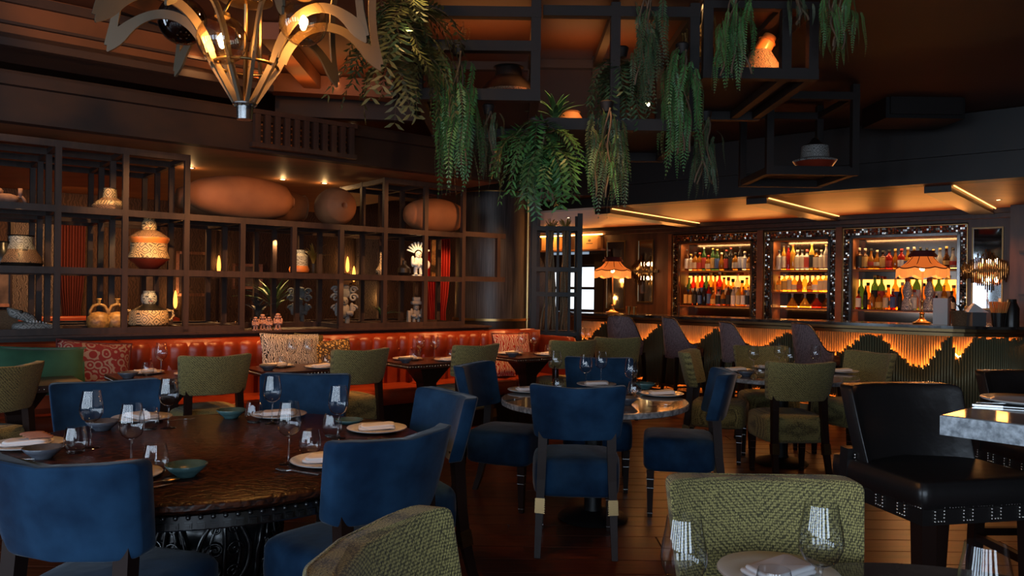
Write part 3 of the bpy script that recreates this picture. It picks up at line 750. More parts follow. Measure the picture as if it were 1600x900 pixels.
# ---- cushions
def pillow(name, label, px, py, D, wd, ht, th, m, rot=0, lean=.35, edge=None, group='cushions on the banquette'):
    p = dp(px, py, D); q = G(); n = 14; vs = []; fs = []
    for sd in (-1, 1):
        for i in range(n + 1):
            for j in range(n + 1):
                u, v = -1 + 2 * i / n, -1 + 2 * j / n
                b = ((1 - u ** 4) * (1 - v ** 4)) ** .55; pinch = 1 - .07 * (1 - abs(u)) * abs(v) - .0
                vs.append((u * wd / 2 * (1 - .06 * (1 - v * v) * abs(u)), sd * th / 2 * b, v * ht / 2 * (1 - .06 * (1 - u * u) * abs(v))))
    k = (n + 1) ** 2
    for i in range(n):
        for j in range(n):
            a = i * (n + 1) + j; fs.append((a, a + n + 1, a + n + 2, a + 1)); fs.append((k + a, k + a + 1, k + a + n + 2, k + a + n + 1))
    q.add(vs, fs)
    o = thing(name, label, 'cushion', (p.x, p.y, p.z), 0, group)
    o.rotation_euler = (-lean, rot, LA); part(q, 'cover', m, o, 'all')
    e = G(); pts = []
    for (a, b) in (((-1, -1), (1, -1)), ((1, -1), (1, 1)), ((1, 1), (-1, 1)), ((-1, 1), (-1, -1))):
        for i in range(6):
            u = a[0] + (b[0] - a[0]) * i / 6; v = a[1] + (b[1] - a[1]) * i / 6
            pts.append((u * wd / 2 * (1 - .06 * (1 - v * v) * abs(u)), 0, v * ht / 2 * (1 - .06 * (1 - u * u) * abs(v))))
    pts.append(pts[0]); e.tube(pts, .009, 6); part(e, 'piping', edge or m, o, 'all')
def bench_pillow(name, label, px, py, s, wd, ht, th, m, rot=0, lean=.35, edge=None):
    p = pl(px, py, LB - N * s, N); pillow(name, label, px, py, p.y, wd, ht, th, m, rot, lean, edge)
bench_pillow('cushion', 'green velvet cushion leaning on the banquette at far left', 62, 580, .42, .62, .38, .16, 'green_velvet', .05, .4, 'green_velvet')
bench_pillow('cushion', 'cushion printed with red roses, dark red piping, beside the green velvet one', 146, 578, .34, .54, .46, .15, 'cushion_roses', .10, .3, 'cushion_red')
#bench_pillow('cushion', 'dark red cushion half hidden behind the green velvet cushion', 20, 560, .26, .5, .4, .14, 'cushion_red', 0, .2)
bench_pillow('cushion', 'black and white patterned cushion behind the second booth table', 455, 552, .34, .56, .36, .14, 'cushion_mono', .04, .3)
bench_pillow('cushion', 'golden leopard-print cushion beside the black and white one', 512, 560, .33, .50, .34, .13, 'cushion_leopard', -.06, .3)
bench_pillow('cushion', 'small olive cushion peeping above the black and white one', 482, 541, .25, .28, .22, .10, 'cushion_olive', .1, .2)
bench_pillow('cushion', 'red and cream zebra-striped cushion at the pillar end of the banquette', 800, 541, .30, .54, .30, .13, 'cushion_zebra', .02, .25, 'cushion_red')
bench_pillow('cushion', 'small red and cream striped cushion lying low behind the green chair by the pillar', 786, 572, .40, .30, .22, .11, 'cushion_zebra', .02, .3)
# ================================================================== TABLES
# ---- near table: carved wood, round
NT = V((-1.2426, 3.2726, 0)); NR = .90
nt = thing('round_table', 'large dark carved round dining table on an urn pedestal', 'table', tuple(NT))
g = G(); g.lathe([(.0, .705), (.87, .705), (.885, .715), (.90, .725), (.90, .742), (.89, .75), (.0, .75)], 96); part(g, 'tabletop', 'table_carved', nt, True)
g = G(); g.lathe([(.80, .652), (.862, .652), (.868, .658), (.868, .70), (.80, .705)], 96); part(g, 'apron', 'carved_black', nt, True)
bead = G(); bead.ball((0, 0, 0), .010, 8, sz=.9); bead = bead.mesh('carved_bead', 'carved_black', 'all')
q = G()
for i in range(150):
    a = 2 * PI * i / 150; q.ball((.884 * math.cos(a), .884 * math.sin(a), .700), .009, 6)
tag(part(q, 'beading', 'carved_black', nt, 'all'), kind='stuff')
blk = G(); blk.box((0, 0, 0), (.024, .018, .020)); blk.box((0, -.004, 0), (.014, .02, .010)); blk = blk.mesh('carved_block', 'carved_black')
for i in range(140):
    a = 2 * PI * i / 140; obj('carved_block', blk, nt, loc=(.869 * math.cos(a), .869 * math.sin(a), .670), rot=(0, 0, a + PI / 2))
g = G(); g.lathe([(.0, .0), (.34, .0), (.35, .03), (.32, .06), (.17, .10), (.14, .14), (.19, .20), (.245, .30), (.262, .40), (.245, .50), (.18, .58), (.13, .62), (.16, .64), (.42, .66), (.42, .705)], 48); part(g, 'pedestal', 'carved_black', nt, True)
def urn_r(z):
    pr = [(.14, .14), (.19, .20), (.245, .30), (.262, .40), (.245, .50), (.18, .58), (.13, .62)]
    for (r0, z0), (r1, z1) in zip(pr, pr[1:]):
        if z0 <= z <= z1: return r0 + (r1 - r0) * (z - z0) / (z1 - z0)
    return .14
leaf = G()
def on_urn(u, z, k=.006): r = urn_r(z) + k; a = u / .25; return (r * math.sin(a), -r * math.cos(a), z)
for s in (-1, 1):
    leaf.tube([on_urn(s * (.095 * math.sin(PI * min(1, i / 13)) ** .8), .16 + .42 * i / 14, .008) for i in range(15)], .011, 6)
    leaf.tube([on_urn(s * (.055 * math.sin(PI * i / 14) ** .8), .20 + .33 * i / 14, .008) for i in range(15)], .007, 6)
    for zc, r in ((.30, .030), (.39, .034), (.47, .024)):
        leaf.tube([on_urn(s * (.034 + r * (1 - i / 20) * math.cos(i * .55)), zc + r * (1 - i / 20) * math.sin(i * .55), .010) for i in range(18)], .006, 5)
leaf.tube([on_urn(0, .17 + .40 * i / 10, .010) for i in range(11)], .008, 6)
leaf = leaf.mesh('carved_leaf', 'carved_black', 'all')
for i in range(7): obj('carved_leaf', leaf, nt, rot=(0, 0, 2 * PI * i / 7 + .5))
# ---- pedestal round tables
def pedestal_table(label, c, R, group):
    o = thing('round_table', label, 'table', (c[0], c[1], 0), 0, group)
    q = G(); q.lathe([(0, .712), (R - .012, .712), (R, .718), (R, .744), (R - .006, .75), (0, .75)], 72, ms=[1, 1, 1, 1, 0]); part(q, 'tabletop', ['marble_top', 'rim_speckle'], o, True)
    q = G(); q.lathe([(.07, .04), (.055, .08), (.055, .64), (.12, .70), (.12, .712)], 24); part(q, 'column', 'black_metal', o, True)
    q = G(); q.lathe([(0, 0), (.21, 0), (.22, .012), (.20, .03), (.08, .06), (0, .06)], 36); part(q, 'foot', 'black_metal', o, True)
MTc = (.525, 4.857); RTc = (2.28, 6.5)
pedestal_table('round table with dark marble top ringed by blue velvet chairs', MTc, .583, 'pedestal round tables')
pedestal_table('round table with dark marble top ringed by green chairs near the bar', RTc, .60, 'pedestal round tables')
FTc = (.92, 1.38); pedestal_table('round table at the bottom right edge, in front of the big green chair', FTc, .58, 'pedestal round tables')
# ---- booth tables
def booth_table(label, px, c=None, wd=.74, dpt=.58):
    c = c or L(lt(px, .93), .93, .75); o = thing('booth_table', label, 'table', (c.x, c.y, 0), LA, 'booth tables along the banquette')
    q = G(); q.box((0, 0, .728), (wd, dpt, .044)); part(q, 'tabletop', 'table_wood', o)
    q = G()
    for sx in (-1, 1):
        for i in range(20): q.ball((sx * wd / 2, -dpt / 2 + (i + .5) * dpt / 20, .727), .007, 5)
        for i in range(25): q.ball((-wd / 2 + (i + .5) * wd / 25, sx * dpt / 2, .727), .007, 5)
    tag(part(q, 'edge_studs', 'nail', o, 'all'), kind='stuff')
    q = G(); q.lathe([(.20, .02), (.085, .06), (.075, .38), (.10, .54), (.23, .70)], 4); q.xf(Matrix.Rotation(PI / 4, 4, 'Z')); part(q, 'pedestal', 'chair_wood', o)
    q = G(); q.box((0, 0, .012), (.40, .36, .024)); part(q, 'foot', 'chair_wood', o)
    return c
BT = [booth_table('wooden booth table nearest the left edge, beside the green cushion', 30), booth_table('wooden booth table in front of the rose cushion', 262), booth_table('wooden booth table in front of the black and white cushion', 466),
      booth_table('wooden booth table with a visible flared pedestal, mid banquette', 668), booth_table('wooden booth table in front of the zebra cushion by the pillar', 826), booth_table('wooden booth table behind the two green chairs near the pillar', 0, gp(938, 544, .75))]
# ---- grey stone counter at the right edge
e1 = V((.75, .66, 0)).normalized(); e2 = V((.66, -.75, 0)).normalized(); k0 = V((1.35, 2.43, 0))
ct = thing('stone_counter', 'tall counter table with speckled grey stone edge at the right side of the view', 'table', tuple(k0 + e1 * .7 + e2 * .45))
g = G(); g.obox((0, 0, 1.02), e1 * .7, e2 * .45, (0, 0, .03)); part(g, 'stone_slab', 'marble_grey', ct)
g = G(); g.obox((0, 0, 1.0512), e1 * .694, e2 * .444, (0, 0, .0015)); part(g, 'polished_top', 'marble_top', ct)
g = G(); g.obox((0, 0, .49), e1 * .30, e2 * .06, (0, 0, .49)); part(g, 'pedestal', 'black_metal', ct)
g = G(); g.obox((0, 0, .012), e1 * .40, e2 * .25, (0, 0, .012)); part(g, 'foot', 'black_metal', ct)
# ================================================================== TABLEWARE
TW = {}
def wine_me():
    if 'wine' in TW: return TW['wine']
    q = G(); q.shell([(.0005, .108), (.018, .110), (.034, .122), (.043, .142), (.0455, .158), (.043, .185), (.037, .215), (.0335, .238)], 28)
    bowl = q.mesh('bowl', 'glass', 'all')
    q = G(); q.lathe([(.036, .0), (.036, .0015), (.012, .004), (.005, .012), (.0038, .04), (.0038, .09), (.006, .104), (.013, .109)], 18); stem = q.mesh('stem', 'glass', 'all')
    TW['wine'] = (bowl, stem); return TW['wine']
def tumb_me():
    if 'tumb' in TW: return TW['tumb']
    q = G(); q.shell([(.0005, .006), (.030, .008), (.041, .022), (.0445, .040), (.043, .062), (.037, .092), (.0345, .103)], 26); bowl = q.mesh('bowl', 'glass', 'all')
    q = G(); q.lathe([(.0, .0), (.030, .0), (.034, .006), (.0, .007)], 22); base = q.mesh('base', 'glass', 'all')
    TW['tumb'] = (bowl, base); return TW['tumb']
def wine(label, px, py, z=.75, name='wine_glass', s=1.0, pos=None, group='wine glasses'):
    p = pos or gp(px, py, z); a, b = wine_me(); o = thing(name, label, 'glass', tuple(p), 0, group); o.scale = (s,) * 3
    obj('bowl', a, o); obj('stem', b, o)
def tumbler(label, px, py, z=.75, s=1.0, group='water tumblers'):
    p = gp(px, py, z); a, b = tumb_me(); o = thing('tumbler', label, 'glass', tuple(p), 0, group); o.scale = (s,) * 3
    obj('bowl', a, o); obj('base', b, o)
def plate_me():
    if 'plate' in TW: return TW['plate']
    q = G(); q.lathe([(0, 0), (.085, 0), (.135, .012), (.142, .016), (.140, .019), (.10, .010), (0, .008)], 44, ms=[0, 0, 0, 1, 0, 0]); a = q.mesh('dish', ['china', 'china_rim'], 'all')
    q = G()
    for i in range(2): q.soft((.004 * i, -.002 * i, .016 + .009 * i), (.175 - .014 * i, .105 - .010 * i, .012), .25, .25, 24, 6, fn=lambda x, y, z: (x + .12 * y, y, z + .004 * math.sin(x * 40)))
    b = q.mesh('napkin', 'napkin', 'all')
    q = G()
    for i in range(4): q.soft((.055 - .012 * i, .004 * i - .012, .036 + .005 * i), (.085, .030, .010), .3, .4, 18, 6, fn=lambda x, y, z: (x, y + .25 * x, z + .004 * math.cos(x * 30)))
    c = q.mesh('napkin_fold', 'napkin_band', 'all')
    TW['plate'] = (a, b, c); return TW['plate']
def plate(label, px, py, z=.75, rot=0, band=False, napkin=True, s=1.0):
    p = gp(px, py, z); a, b, c = plate_me(); o = thing('dinner_plate', label, 'plate', tuple(p), rot, 'dinner plates'); o.scale = (s,) * 3
    obj('dish', a, o)
    if napkin:
        n = thing('napkin', label.replace('plate', 'plate', 1).split(' with ')[0].replace('white plate', 'folded napkin on the white plate').replace('peach-lit plate', 'folded napkin on the peach-lit plate').replace('small plate', 'folded napkin on the small plate'), 'napkin', (p.x, p.y, p.z + .0025 * s), rot, 'folded napkins'); n.scale = (s,) * 3
        obj('cloth', b, n)
        if band: obj('brown_fold', c, n)
def bowl_me(flat):
    k = 'flat' if flat else 'bowl'
    if k in TW: return TW[k]
    q = G()
    if flat: q.lathe([(0, 0), (.05, 0), (.068, .012), (.072, .020), (.069, .020), (.05, .007), (0, .005)], 36)
    else: q.lathe([(0, 0), (.034, 0), (.036, .006), (.058, .024), (.073, .043), (.070, .045), (.05, .022), (0, .010)], 36)
    TW[k] = q; return q
def bowl(label, px, py, m='teal_glaze', z=.75, flat=False, s=1.0):
    p = gp(px, py, z); q = bowl_me(flat); o = obj('side_dish' if flat else 'sauce_bowl', q.mesh('bowl', m, 'all'), loc=tuple(p)); o.scale = (s,) * 3
    tag(o, label, 'bowl', 'glazed side bowls')
def fork(label, p, ang, m='steel', s=1.0):
    o = thing('fork', label, 'fork', tuple(p), ang, 'cutlery'); o.scale = (s,) * 3
    q = G(); q.strip([(-.09, 0, .003), (-.02, 0, .005), (.03, 0, .008), (.045, 0, .006)], [.010, .006, .006, .020], (0, 1, 0), .0025); part(q, 'handle', m, o)
    for i in range(4):
        q = G(); q.strip([(.045, -.0085 + .0057 * i, .006), (.07, -.0085 + .0057 * i, .004), (.095, -.0085 + .0057 * i, .008)], .0032, (0, 1, 0), .002); part(q, 'tine', m, o)
def spoon(label, p, ang, m='brass', s=1.0):
    o = thing('spoon', label, 'spoon', tuple(p), ang, 'cutlery'); o.scale = (s,) * 3
    q = G(); q.strip([(-.10, 0, .003), (-.02, 0, .005), (.05, 0, .008)], [.011, .006, .006], (0, 1, 0), .0025); part(q, 'handle', m, o)
    q = G(); q.soft((.075, 0, .008), (.058, .036, .010), 1, 1, 18, 8); part(q, 'bowl', m, o, 'all')
def knife(label, p, ang, m='steel', s=1.0):
    o = thing('knife', label, 'knife', tuple(p), ang, 'cutlery'); o.scale = (s,) * 3
    q = G(); q.strip([(-.11, 0, .004), (-.02, 0, .004)], [.012, .010], (0, 1, 0), .006); part(q, 'handle', m, o)
    q = G(); q.strip([(-.02, 0, .004), (.05, 0, .004), (.10, .003, .004)], [.016, .018, .006], (0, 1, 0), .002); part(q, 'blade', m, o)
# ---- near carved table
on = 'on the carved table'
wine('wine glass at the far left of the carved table, behind a tumbler', 142, 700); wine('tall wine glass behind the white plate nearest the front left chair', 205, 731)
wine('wine glass beside the plate in front of the left far blue chair', 263, 669); wine('wine glass in front of the middle far blue chair on the carved table', 425, 662)
wine('wine glass standing beside the stemless tumbler at the table right', 528, 685); wine('large wine glass with its foot beside the fork', 451, 725)
tumbler('tumbler at the far left of the carved table beside the slate bowl', 118, 707); tumbler('tumbler behind the tall wine glass, by the far left plate', 233, 671)
tumbler('tumbler between the front white plate and the teal bowl', 243, 738); tumbler('tumbler left of the plate before the middle far blue chair', 397, 660)
tumbler('stemless glass just left of the wine glass at the table right', 519, 682); tumbler('tumbler behind the peach-lit plate with the fork beside it', 484, 711)
plate('white plate cut by the left edge of the view with brown-banded napkin', 42, 698, rot=.3, band=True)
plate('white plate half hidden by the front left blue chair with brown-banded napkin', 186, 747, rot=.4, band=True)
plate('white plate in front of the left far blue chair with napkin', 222, 656, rot=2.6)
plate('peach-lit plate before the middle far blue chair with napkin', 436, 651, rot=.2)
plate('peach-lit plate at the right of the carved table with napkin', 589, 673, rot=.3)
plate('peach-lit plate beside the silver fork with napkin', 512, 724, rot=.1)
bowl('slate blue bowl beside the brown-banded plate at far left', 67, 716, 'slate_glaze'); bowl('slate blue bowl in front of the left far blue chair', 160, 672, 'slate_glaze')
bowl('teal bowl near the gold spoon on the carved table', 291, 744, 'teal_glaze'); bowl('teal bowl at the back of the carved table near the green chair', 361, 653, 'teal_glaze')
bowl('teal dish half hidden behind the wine glass at table right', 545, 661, 'teal_glaze', flat=True); bowl('shallow slate dish with bronze rim behind the curved blue chair', 549, 699, 'slate_glaze', flat=True)
fork('silver fork lying left of the peach-lit plate, tines towards the wine glass', gp(466, 739, .75), 2.75)
fork('copper-lit fork lying in front of the rightmost peach-lit plate', gp(606, 687, .75), 3.3, 'brass', .95)
spoon('gold spoon lying between the front white plate and the teal bowl', gp(232, 758, .75), .75); knife('gold-lit knife lying beside the gold spoon', gp(222, 766, .75), .78, 'brass')
knife('knife lying before the brown-banded plate at the left edge', gp(14, 719, .75), .1); fork('small fork lying right of the plate before the far left blue chair', gp(279, 657, .75), .6, 'steel', .8)
# ---- marble round table
for px, py, d in ((868, 598, 'leftmost on the marble round table'), (915, 607, 'second from the left on the marble round table'), (939, 599, 'third from the left on the marble round table'), (986, 617, 'tallest at the right of the marble round table')): wine('wine glass ' + d, px, py)
tumbler('tumbler beside the rightmost wine glass on the marble round table', 991, 622); tumbler('tumbler behind the squarely seen blue chair on the marble round table', 872, 612, s=.9)
plate('white plate at the right edge of the marble round table with napkin', 1034, 618, rot=.1); plate('white plate at the left edge of the marble round table with napkin', 826, 612, rot=.3); plate('white plate at the back of the marble round table with napkin', 932, 603, rot=0)
bowl('teal bowl behind the right plate on the marble round table', 1008, 608); bowl('dark slate bowl at the front of the marble round table', 978, 632, 'slate_glaze'); bowl('teal bowl at the left of the marble round table beside the plate', 846, 622, 'teal_glaze')
knife('knife at the left rim of the marble round table', gp(806, 624, .75), .9); fork('fork at the right front of the marble round table', gp(1030, 634, .75), .2)
# ---- round table near the bar
for px, py, d in ((1177, 583, 'leftmost on the round table near the bar'), (1217, 578, 'at the back of the round table near the bar'), (1234, 588, 'just above the squarely seen green chair back'), (1274, 582, 'rightmost on the round table near the bar')): wine('wine glass ' + d, px, py)
plate('white plate at the left of the round table near the bar with napkin', 1150, 580, rot=.2); plate('white plate at the back of the round table near the bar with napkin', 1200, 576, rot=.1); plate('white plate at the right of the round table near the bar with napkin', 1315, 582, rot=0)
tumbler('tumbler beside the leftmost wine glass near the bar', 1189, 590); bowl('dark bowl in front of the left plate near the bar', 1166, 588, 'slate_glaze'); knife('knife at the left rim of the round table near the bar', gp(1142, 586, .75), .3)
# ---- foreground table
wine('foreground wine glass at the left, before the big green chair', 1067, 0, pos=gp(1067, 998, .75)); wine('foreground wine glass at the right, before the big green chair', 1280, 0, pos=gp(1281, 965, .75)); wine('foreground wine glass cut by the bottom right corner', 0, 0, pos=gp(1538, 1060, .75))
plate('white plate in the foreground before the big green chair with napkin', 1216, 904, rot=.5); tumbler('foreground tumbler standing before the white plate', 1209, 962, s=.95)
# ---- stone counter
p = gp(1604, 631, 1.0527); o = thing('dinner_plate', 'white plate on the dark polished stone counter', 'plate', tuple(p), 0, 'dinner plates'); obj('dish', plate_me()[0], o)
fork('fork lying on the dark polished stone counter', gp(1572, 633, 1.0527), -.4); knife('knife lying beside the fork on the stone counter', gp(1578, 638, 1.0527), -.42)
# ---- booth tables
for i, (name, px, gl) in enumerate((('before the rose cushion', 262, ((275, -.02, .14), )), ('before the black and white cushion', 466, ((487, .05, .10), (496, .12, .02))), ('with the flared pedestal', 668, ((662, -.02, .10), (679, .08, .06))), ('before the zebra cushion', 826, ((812, -.08, .12), (824, .02, .10))))):
    c = BT[i + 1]
    def at(u, s): return V((c.x, c.y, .75)) + U * u - N * s
    def put_w(lab, u, s): wine(lab, 0, 0, pos=at(u, s))
    put_w('first wine glass from the left on the booth table ' + name, -.02, -.08)
    if i: put_w('second wine glass from the left on the booth table ' + name, .10, -.02)
    a, b = tumb_me()
    for k, (u, s, w_) in enumerate(((-.14, .02, 'left'), (.24, .06, 'right'))):
        o = thing('tumbler', w_ + ' tumbler on the booth table ' + name, 'glass', tuple(at(u, s)), 0, 'water tumblers'); obj('bowl', a, o); obj('base', b, o)
    for k, (u, s, w_) in enumerate(((-.12, -.15, 'far'), (.16, .14, 'near'))):
        o = thing('dinner_plate', w_ + ' white plate on the booth table ' + name, 'plate', tuple(at(u, s)), LA, 'dinner plates'); obj('dish', plate_me()[0], o)
        n = thing('napkin', 'napkin on the ' + w_ + ' plate of the booth table ' + name, 'napkin', tuple(at(u, s) + V((0, 0, .0025))), LA, 'folded napkins'); obj('cloth', plate_me()[1], n)
    o = obj('sauce_bowl', bowl_me(False).mesh('bowl', 'slate_glaze', 'all'), loc=tuple(at(-.29, .10))); tag(o, 'dark bowl at the left end of the booth table ' + name, 'bowl', 'glazed side bowls')
for k, (px, lab) in enumerate(((905, 'left'), (927, 'right'))):
    plate('small plate ' + lab + ' on the far booth table behind two green chairs', px, 547, napkin=True)
for k, (px, lab) in enumerate(((888, 'left'), (897, 'right'))): wine('far wine glass at the ' + lab + ' before the black metal rack', 0, 0, pos=gp(px + 22, 543 + k, .75))
# ================================================================== BAR
bar = thing('bar_counter', 'long curved bar with black marble top and wave-cut bronze rods glowing amber', 'bar', tuple(BB), BA)
tL, tC, RA = bt(900, 0), bt(1441, 0), .88
LS = tC - tL; LT = LS + RA * math.radians(150)
def bpath(d, off=0.0):
    """local (x, y) on the bar front at run length d, off metres outwards"""
    if d <= LS: return (tL + d, -off), 0.0
    a = (d - LS) / RA; return (tC + (RA + off) * math.sin(a), RA - (RA + off) * math.cos(a)), a
def ribbon(g, off0, off1, z0, z1, mi=0, n=70, d0=0.0, d1=None):
    d1 = LT if d1 is None else d1; vs = []; fs = []
    for i in range(n + 1):
        d = d0 + (d1 - d0) * i / n; (xa, ya), _ = bpath(d, off0); (xb, yb), _ = bpath(d, off1)
        vs += [(xa, ya, z0), (xb, yb, z0), (xb, yb, z1), (xa, ya, z1)]
    for i in range(n):
        for j in range(4):
            a, b = i * 4 + j, i * 4 + (j + 1) % 4; fs.append((a, b, b + 4, a + 4))
    fs.append((3, 2, 1, 0)); o = n * 4; fs.append((o, o + 1, o + 2, o + 3)); g.add(vs, fs, mi)
g = G(); ribbon(g, -.55, .13, 1.068, 1.10); part(g, 'marble_top', 'marble_black', bar)
g = G(); ribbon(g, .02, .12, 1.035, 1.066); part(g, 'upper_moulding', 'dark_brass', bar)
g = G(); ribbon(g, -.02, .085, .985, 1.022); part(g, 'lower_moulding', 'dark_brass', bar)
g = G(); ribbon(g, -.50, -.11, .0, 1.06); part(g, 'carcass', 'dark_wood', bar)
g = G(); ribbon(g, -.12, .03, .0, .085); part(g, 'kick_plinth', 'dark_brass', bar)
# reeded amber panel behind the rods
g = G(); vs = []; fs = []; nn = 520
for i in range(nn + 1):
    (x, y), a = bpath(LT * i / nn, -.085 + .010 * (i % 2)); vs += [(x, y, .09), (x, y, .985)]
for i in range(nn): fs.append((2 * i, 2 * i + 2, 2 * i + 3, 2 * i + 1))
g.add(vs, fs); tag(part(g, 'reeded_panel', 'reed_gold', bar), kind='stuff')
TOPY = [(900, 520), (916, 532), (945, 503), (1003, 533), (1030, 506), (1085, 540), (1118, 512), (1185, 546), (1228, 517), (1300, 558), (1350, 523), (1376, 524), (1400, 550), (1422, 568), (1441, 574), (1453, 563), (1465, 545), (1476, 533), (1488, 525), (1493, 562), (1505, 550), (1515, 535), (1524, 525), (1600, 524)]
def interp(T, x):
    for (a, b), (c, d) in zip(T, T[1:]):
        if a <= x <= c: return b + (d - b) * (x - a) / (c - a)
    return T[-1][1] if x > T[-1][0] else T[0][1]
def world(x, y, z): return BB + BU * x + BN * y + V((0, 0, z))
def to_px(p):
    x, y = F * p.x / p.y, -F * (p.z - EYE) / p.y; c, s = math.cos(ROLL), math.sin(ROLL); return 800 + c * x - s * y, CY + s * x + c * y
def top_z(d):
    (x, y), a = bpath(d); p = world(x, y, .8); px, _ = to_px(p); yy = interp(TOPY, px) if a < 1.05 else 530
    _, b = ray(px, yy); return max(.30, min(.975, EYE + b * p.y))
rod = G(); rod.tube([(0, 0, 0), (0, 0, 1)], .0127, 8); rod = rod.mesh('rod', 'bronze_rod', 'all')
pitch = .0285; N_R = int(LT * .86 / pitch); rr = random.Random(5); prof = []
for i in range(N_R):
    d = .05 + i * pitch; tz = top_z(d) + rr.uniform(-.022, .022); bz = .10 + .55 * max(0, .90 - tz) + rr.uniform(0, .02)
    (x, y), a = bpath(d, .005); prof.append((d, tz, bz))
    o = obj('rod', rod, bar, loc=(x, y, bz), rot=(0, 0, a)); o.scale = (1, 1, max(.05, tz - bz))
q = G(); vs = []; fs = []
for i, (d, tz, bz) in enumerate(prof):
    for e in (-.5, .5):
        (x, y), _ = bpath(d + e * pitch, -.012); vs += [(x, y, bz + .015), (x, y, tz - .015)]
    fs.append((4 * i, 4 * i + 2, 4 * i + 3, 4 * i + 1))
    if i: fs.append((4 * i - 2, 4 * i, 4 * i + 1, 4 * i - 1))
q.add(vs, fs); part(q, 'glow_blocker', 'bulkhead_black', bar)  # added sheet that keeps the light strips from showing between the rods
for nm, kk in (('upper_light_strip', 1), ('lower_light_strip', 2)):
    q = G(); pts = []
    for i in range(0, N_R, 2):
        d, tz, bz = prof[i]; m_ = [p_[kk] for p_ in prof[max(0, i - 2):i + 3]]; z = sum(m_) / len(m_)
        (x, y), a = bpath(d, -.040); pts.append((x, y, z - .055 if kk == 1 else z + .05))
    q.tube(pts, .011, 6); part(q, nm, 'led_amber', bar)
# ---- fringed table lamps
def fringe_lamp(label, px, s):
    t = bt(px, s); p = world(t, s, 1.101); o = thing('table_lamp', label, 'lamp', tuple(p), 0, 'fringed lamps on the bar')
    q = G(); q.lathe([(0, 0), (.095, 0), (.10, .015), (.06, .03), (.028, .06), (.022, .10), (.030, .12), (.014, .14), (.0125, .24), (.02, .25), (.02, .27), (.011, .29), (.009, .60)], 20); part(q, 'stand', 'brass', o, True)
    nseg = 64
    def scal(a): return abs(math.sin(a * 4))
    q = G(); vs = []; fs = []
    rows = [(.105, .80), (.125, .76), (.175, .705), (.235, .665), (.275, .645)]
    for r, z in rows:
        for j in range(nseg):
            a = 2 * PI * j / nseg; k = scal(a); rq = r * (.955 + .045 * k); vs.append((rq * math.cos(a), rq * math.sin(a), z - (.018 * (k - .5) * (r > .2))))
    for i in range(len(rows) - 1):
        for j in range(nseg): a, b = i * nseg + j, i * nseg + (j + 1) % nseg; fs.append((a, b, b + nseg, a + nseg))
    q.add(vs, fs); sh_ = part(q, 'shade', 'shade_silk', o, 'all')
    q = G(); q.shell([(.10, .80), (.135, .845), (.12, .83), (.15, .80), (.155, .775)], 28); part(q, 'crown', 'shade_dark', o, 'all')
    q = G()
    for k in range(8):
        a = PI * k / 4
        q.tube([(r * .96 * math.cos(a), r * .96 * math.sin(a), z) for r, z in rows], .005, 5)
    pts = [(.277 * (.955 + .045 * scal(a)) * math.cos(a), .277 * (.955 + .045 * scal(a)) * math.sin(a), .645 - .018 * (scal(a) - .5)) for a in [2 * PI * j / 64 for j in range(65)]]
    q.tube(pts, .007, 5); tag(part(q, 'braid', 'shade_dark', o, 'all'), kind='stuff')
    q = G()
    for j in range(150):
        a = 2 * PI * j / 150; k = scal(a); r = .276 * (.955 + .045 * k); z0 = .64 - .018 * (k - .5)
        q.bar((r * math.cos(a), r * math.sin(a), z0), (r * 1.01 * math.cos(a), r * 1.01 * math.sin(a), z0 - .085 - .02 * k), .009, .003, (math.cos(a), math.sin(a), 0))
    tag(part(q, 'fringe', 'fringe', o), kind='stuff')
    q = G(); q.ball((0, 0, .64), .032, 10); part(q, 'bulb', 'lamp_lens', o, 'all')
    light('POINT', 'lamp_glow', (p.x, p.y, p.z + .56), 9, (1, .5, .18), size=.04)
fringe_lamp('orange fringed lamp at the left end of the bar in front of the mirrors', 957, .30)
fringe_lamp('larger-looking orange fringed lamp before the right bottle cabinet', 1441, .34)
def on_bar(px, s, name, label, cat, group=None, rot=None):
    t = bt(px, s); return thing(name, label, cat, tuple(world(t, s, 1.101)), BA if rot is None else rot, group)
o = on_bar(1470, .22, 'menu_stand', 'upright white card stand with an orange-lit side on the bar right of the lamp', 'stand')
q = G(); q.box((0, 0, .15), (.15, .02, .30)); part(q, 'card', 'paper_white', o); q = G(); q.box((.085, .02, .15), (.02, .08, .30)); part(q, 'wooden_side', 'bar_soffit', o)
o = on_bar(1502, .16, 'plant_basket', 'small wicker basket holding a dark plant on the bar', 'basket')
q = G(); q.lathe([(0, 0), (.085, 0), (.105, .16), (.11, .165), (.098, .165), (.08, .02), (0, .02)], 24); part(q, 'basket', 'wicker', o, True)
lf = G(); lf.strip([(0, 0, 0), (.02, 0, .06), (.06, 0, .10)], [.02, .03, .004], (0, 1, 0), .002); lf = lf.mesh('leaf', 'leaf_dark')
for i in range(9): obj('leaf', lf, o, loc=(0, 0, .14), rot=(0, 0, i * .75), scale=.9 + .1 * (i % 3))
q = G(); q.ball((.06, -.02, .19), .03, 10); part(q, 'dried_flower', 'straw', o, 'all')
o = on_bar(1525, .13, 'napkin_box', 'grey metal box with folded white paper napkins on the bar', 'box', rot=.1)
q = G(); q.box((0, 0, .075), (.16, .12, .15)); part(q, 'box', 'grey_metal', o)
q = G(); q.add([(-.11, -.03, .151), (.13, -.03, .151), (-.02, -.01, .25), (-.11, .05, .151), (.13, .05, .151), (-.02, .03, .25)], [(0, 1, 2), (5, 4, 3), (0, 2, 5, 3), (1, 4, 5, 2), (0, 3, 4, 1)]); part(q, 'paper_napkins', 'paper_white', o)
o = on_bar(1561, .20, 'straw_cup', 'dark cup full of orange straws at the right end of the bar', 'cup')
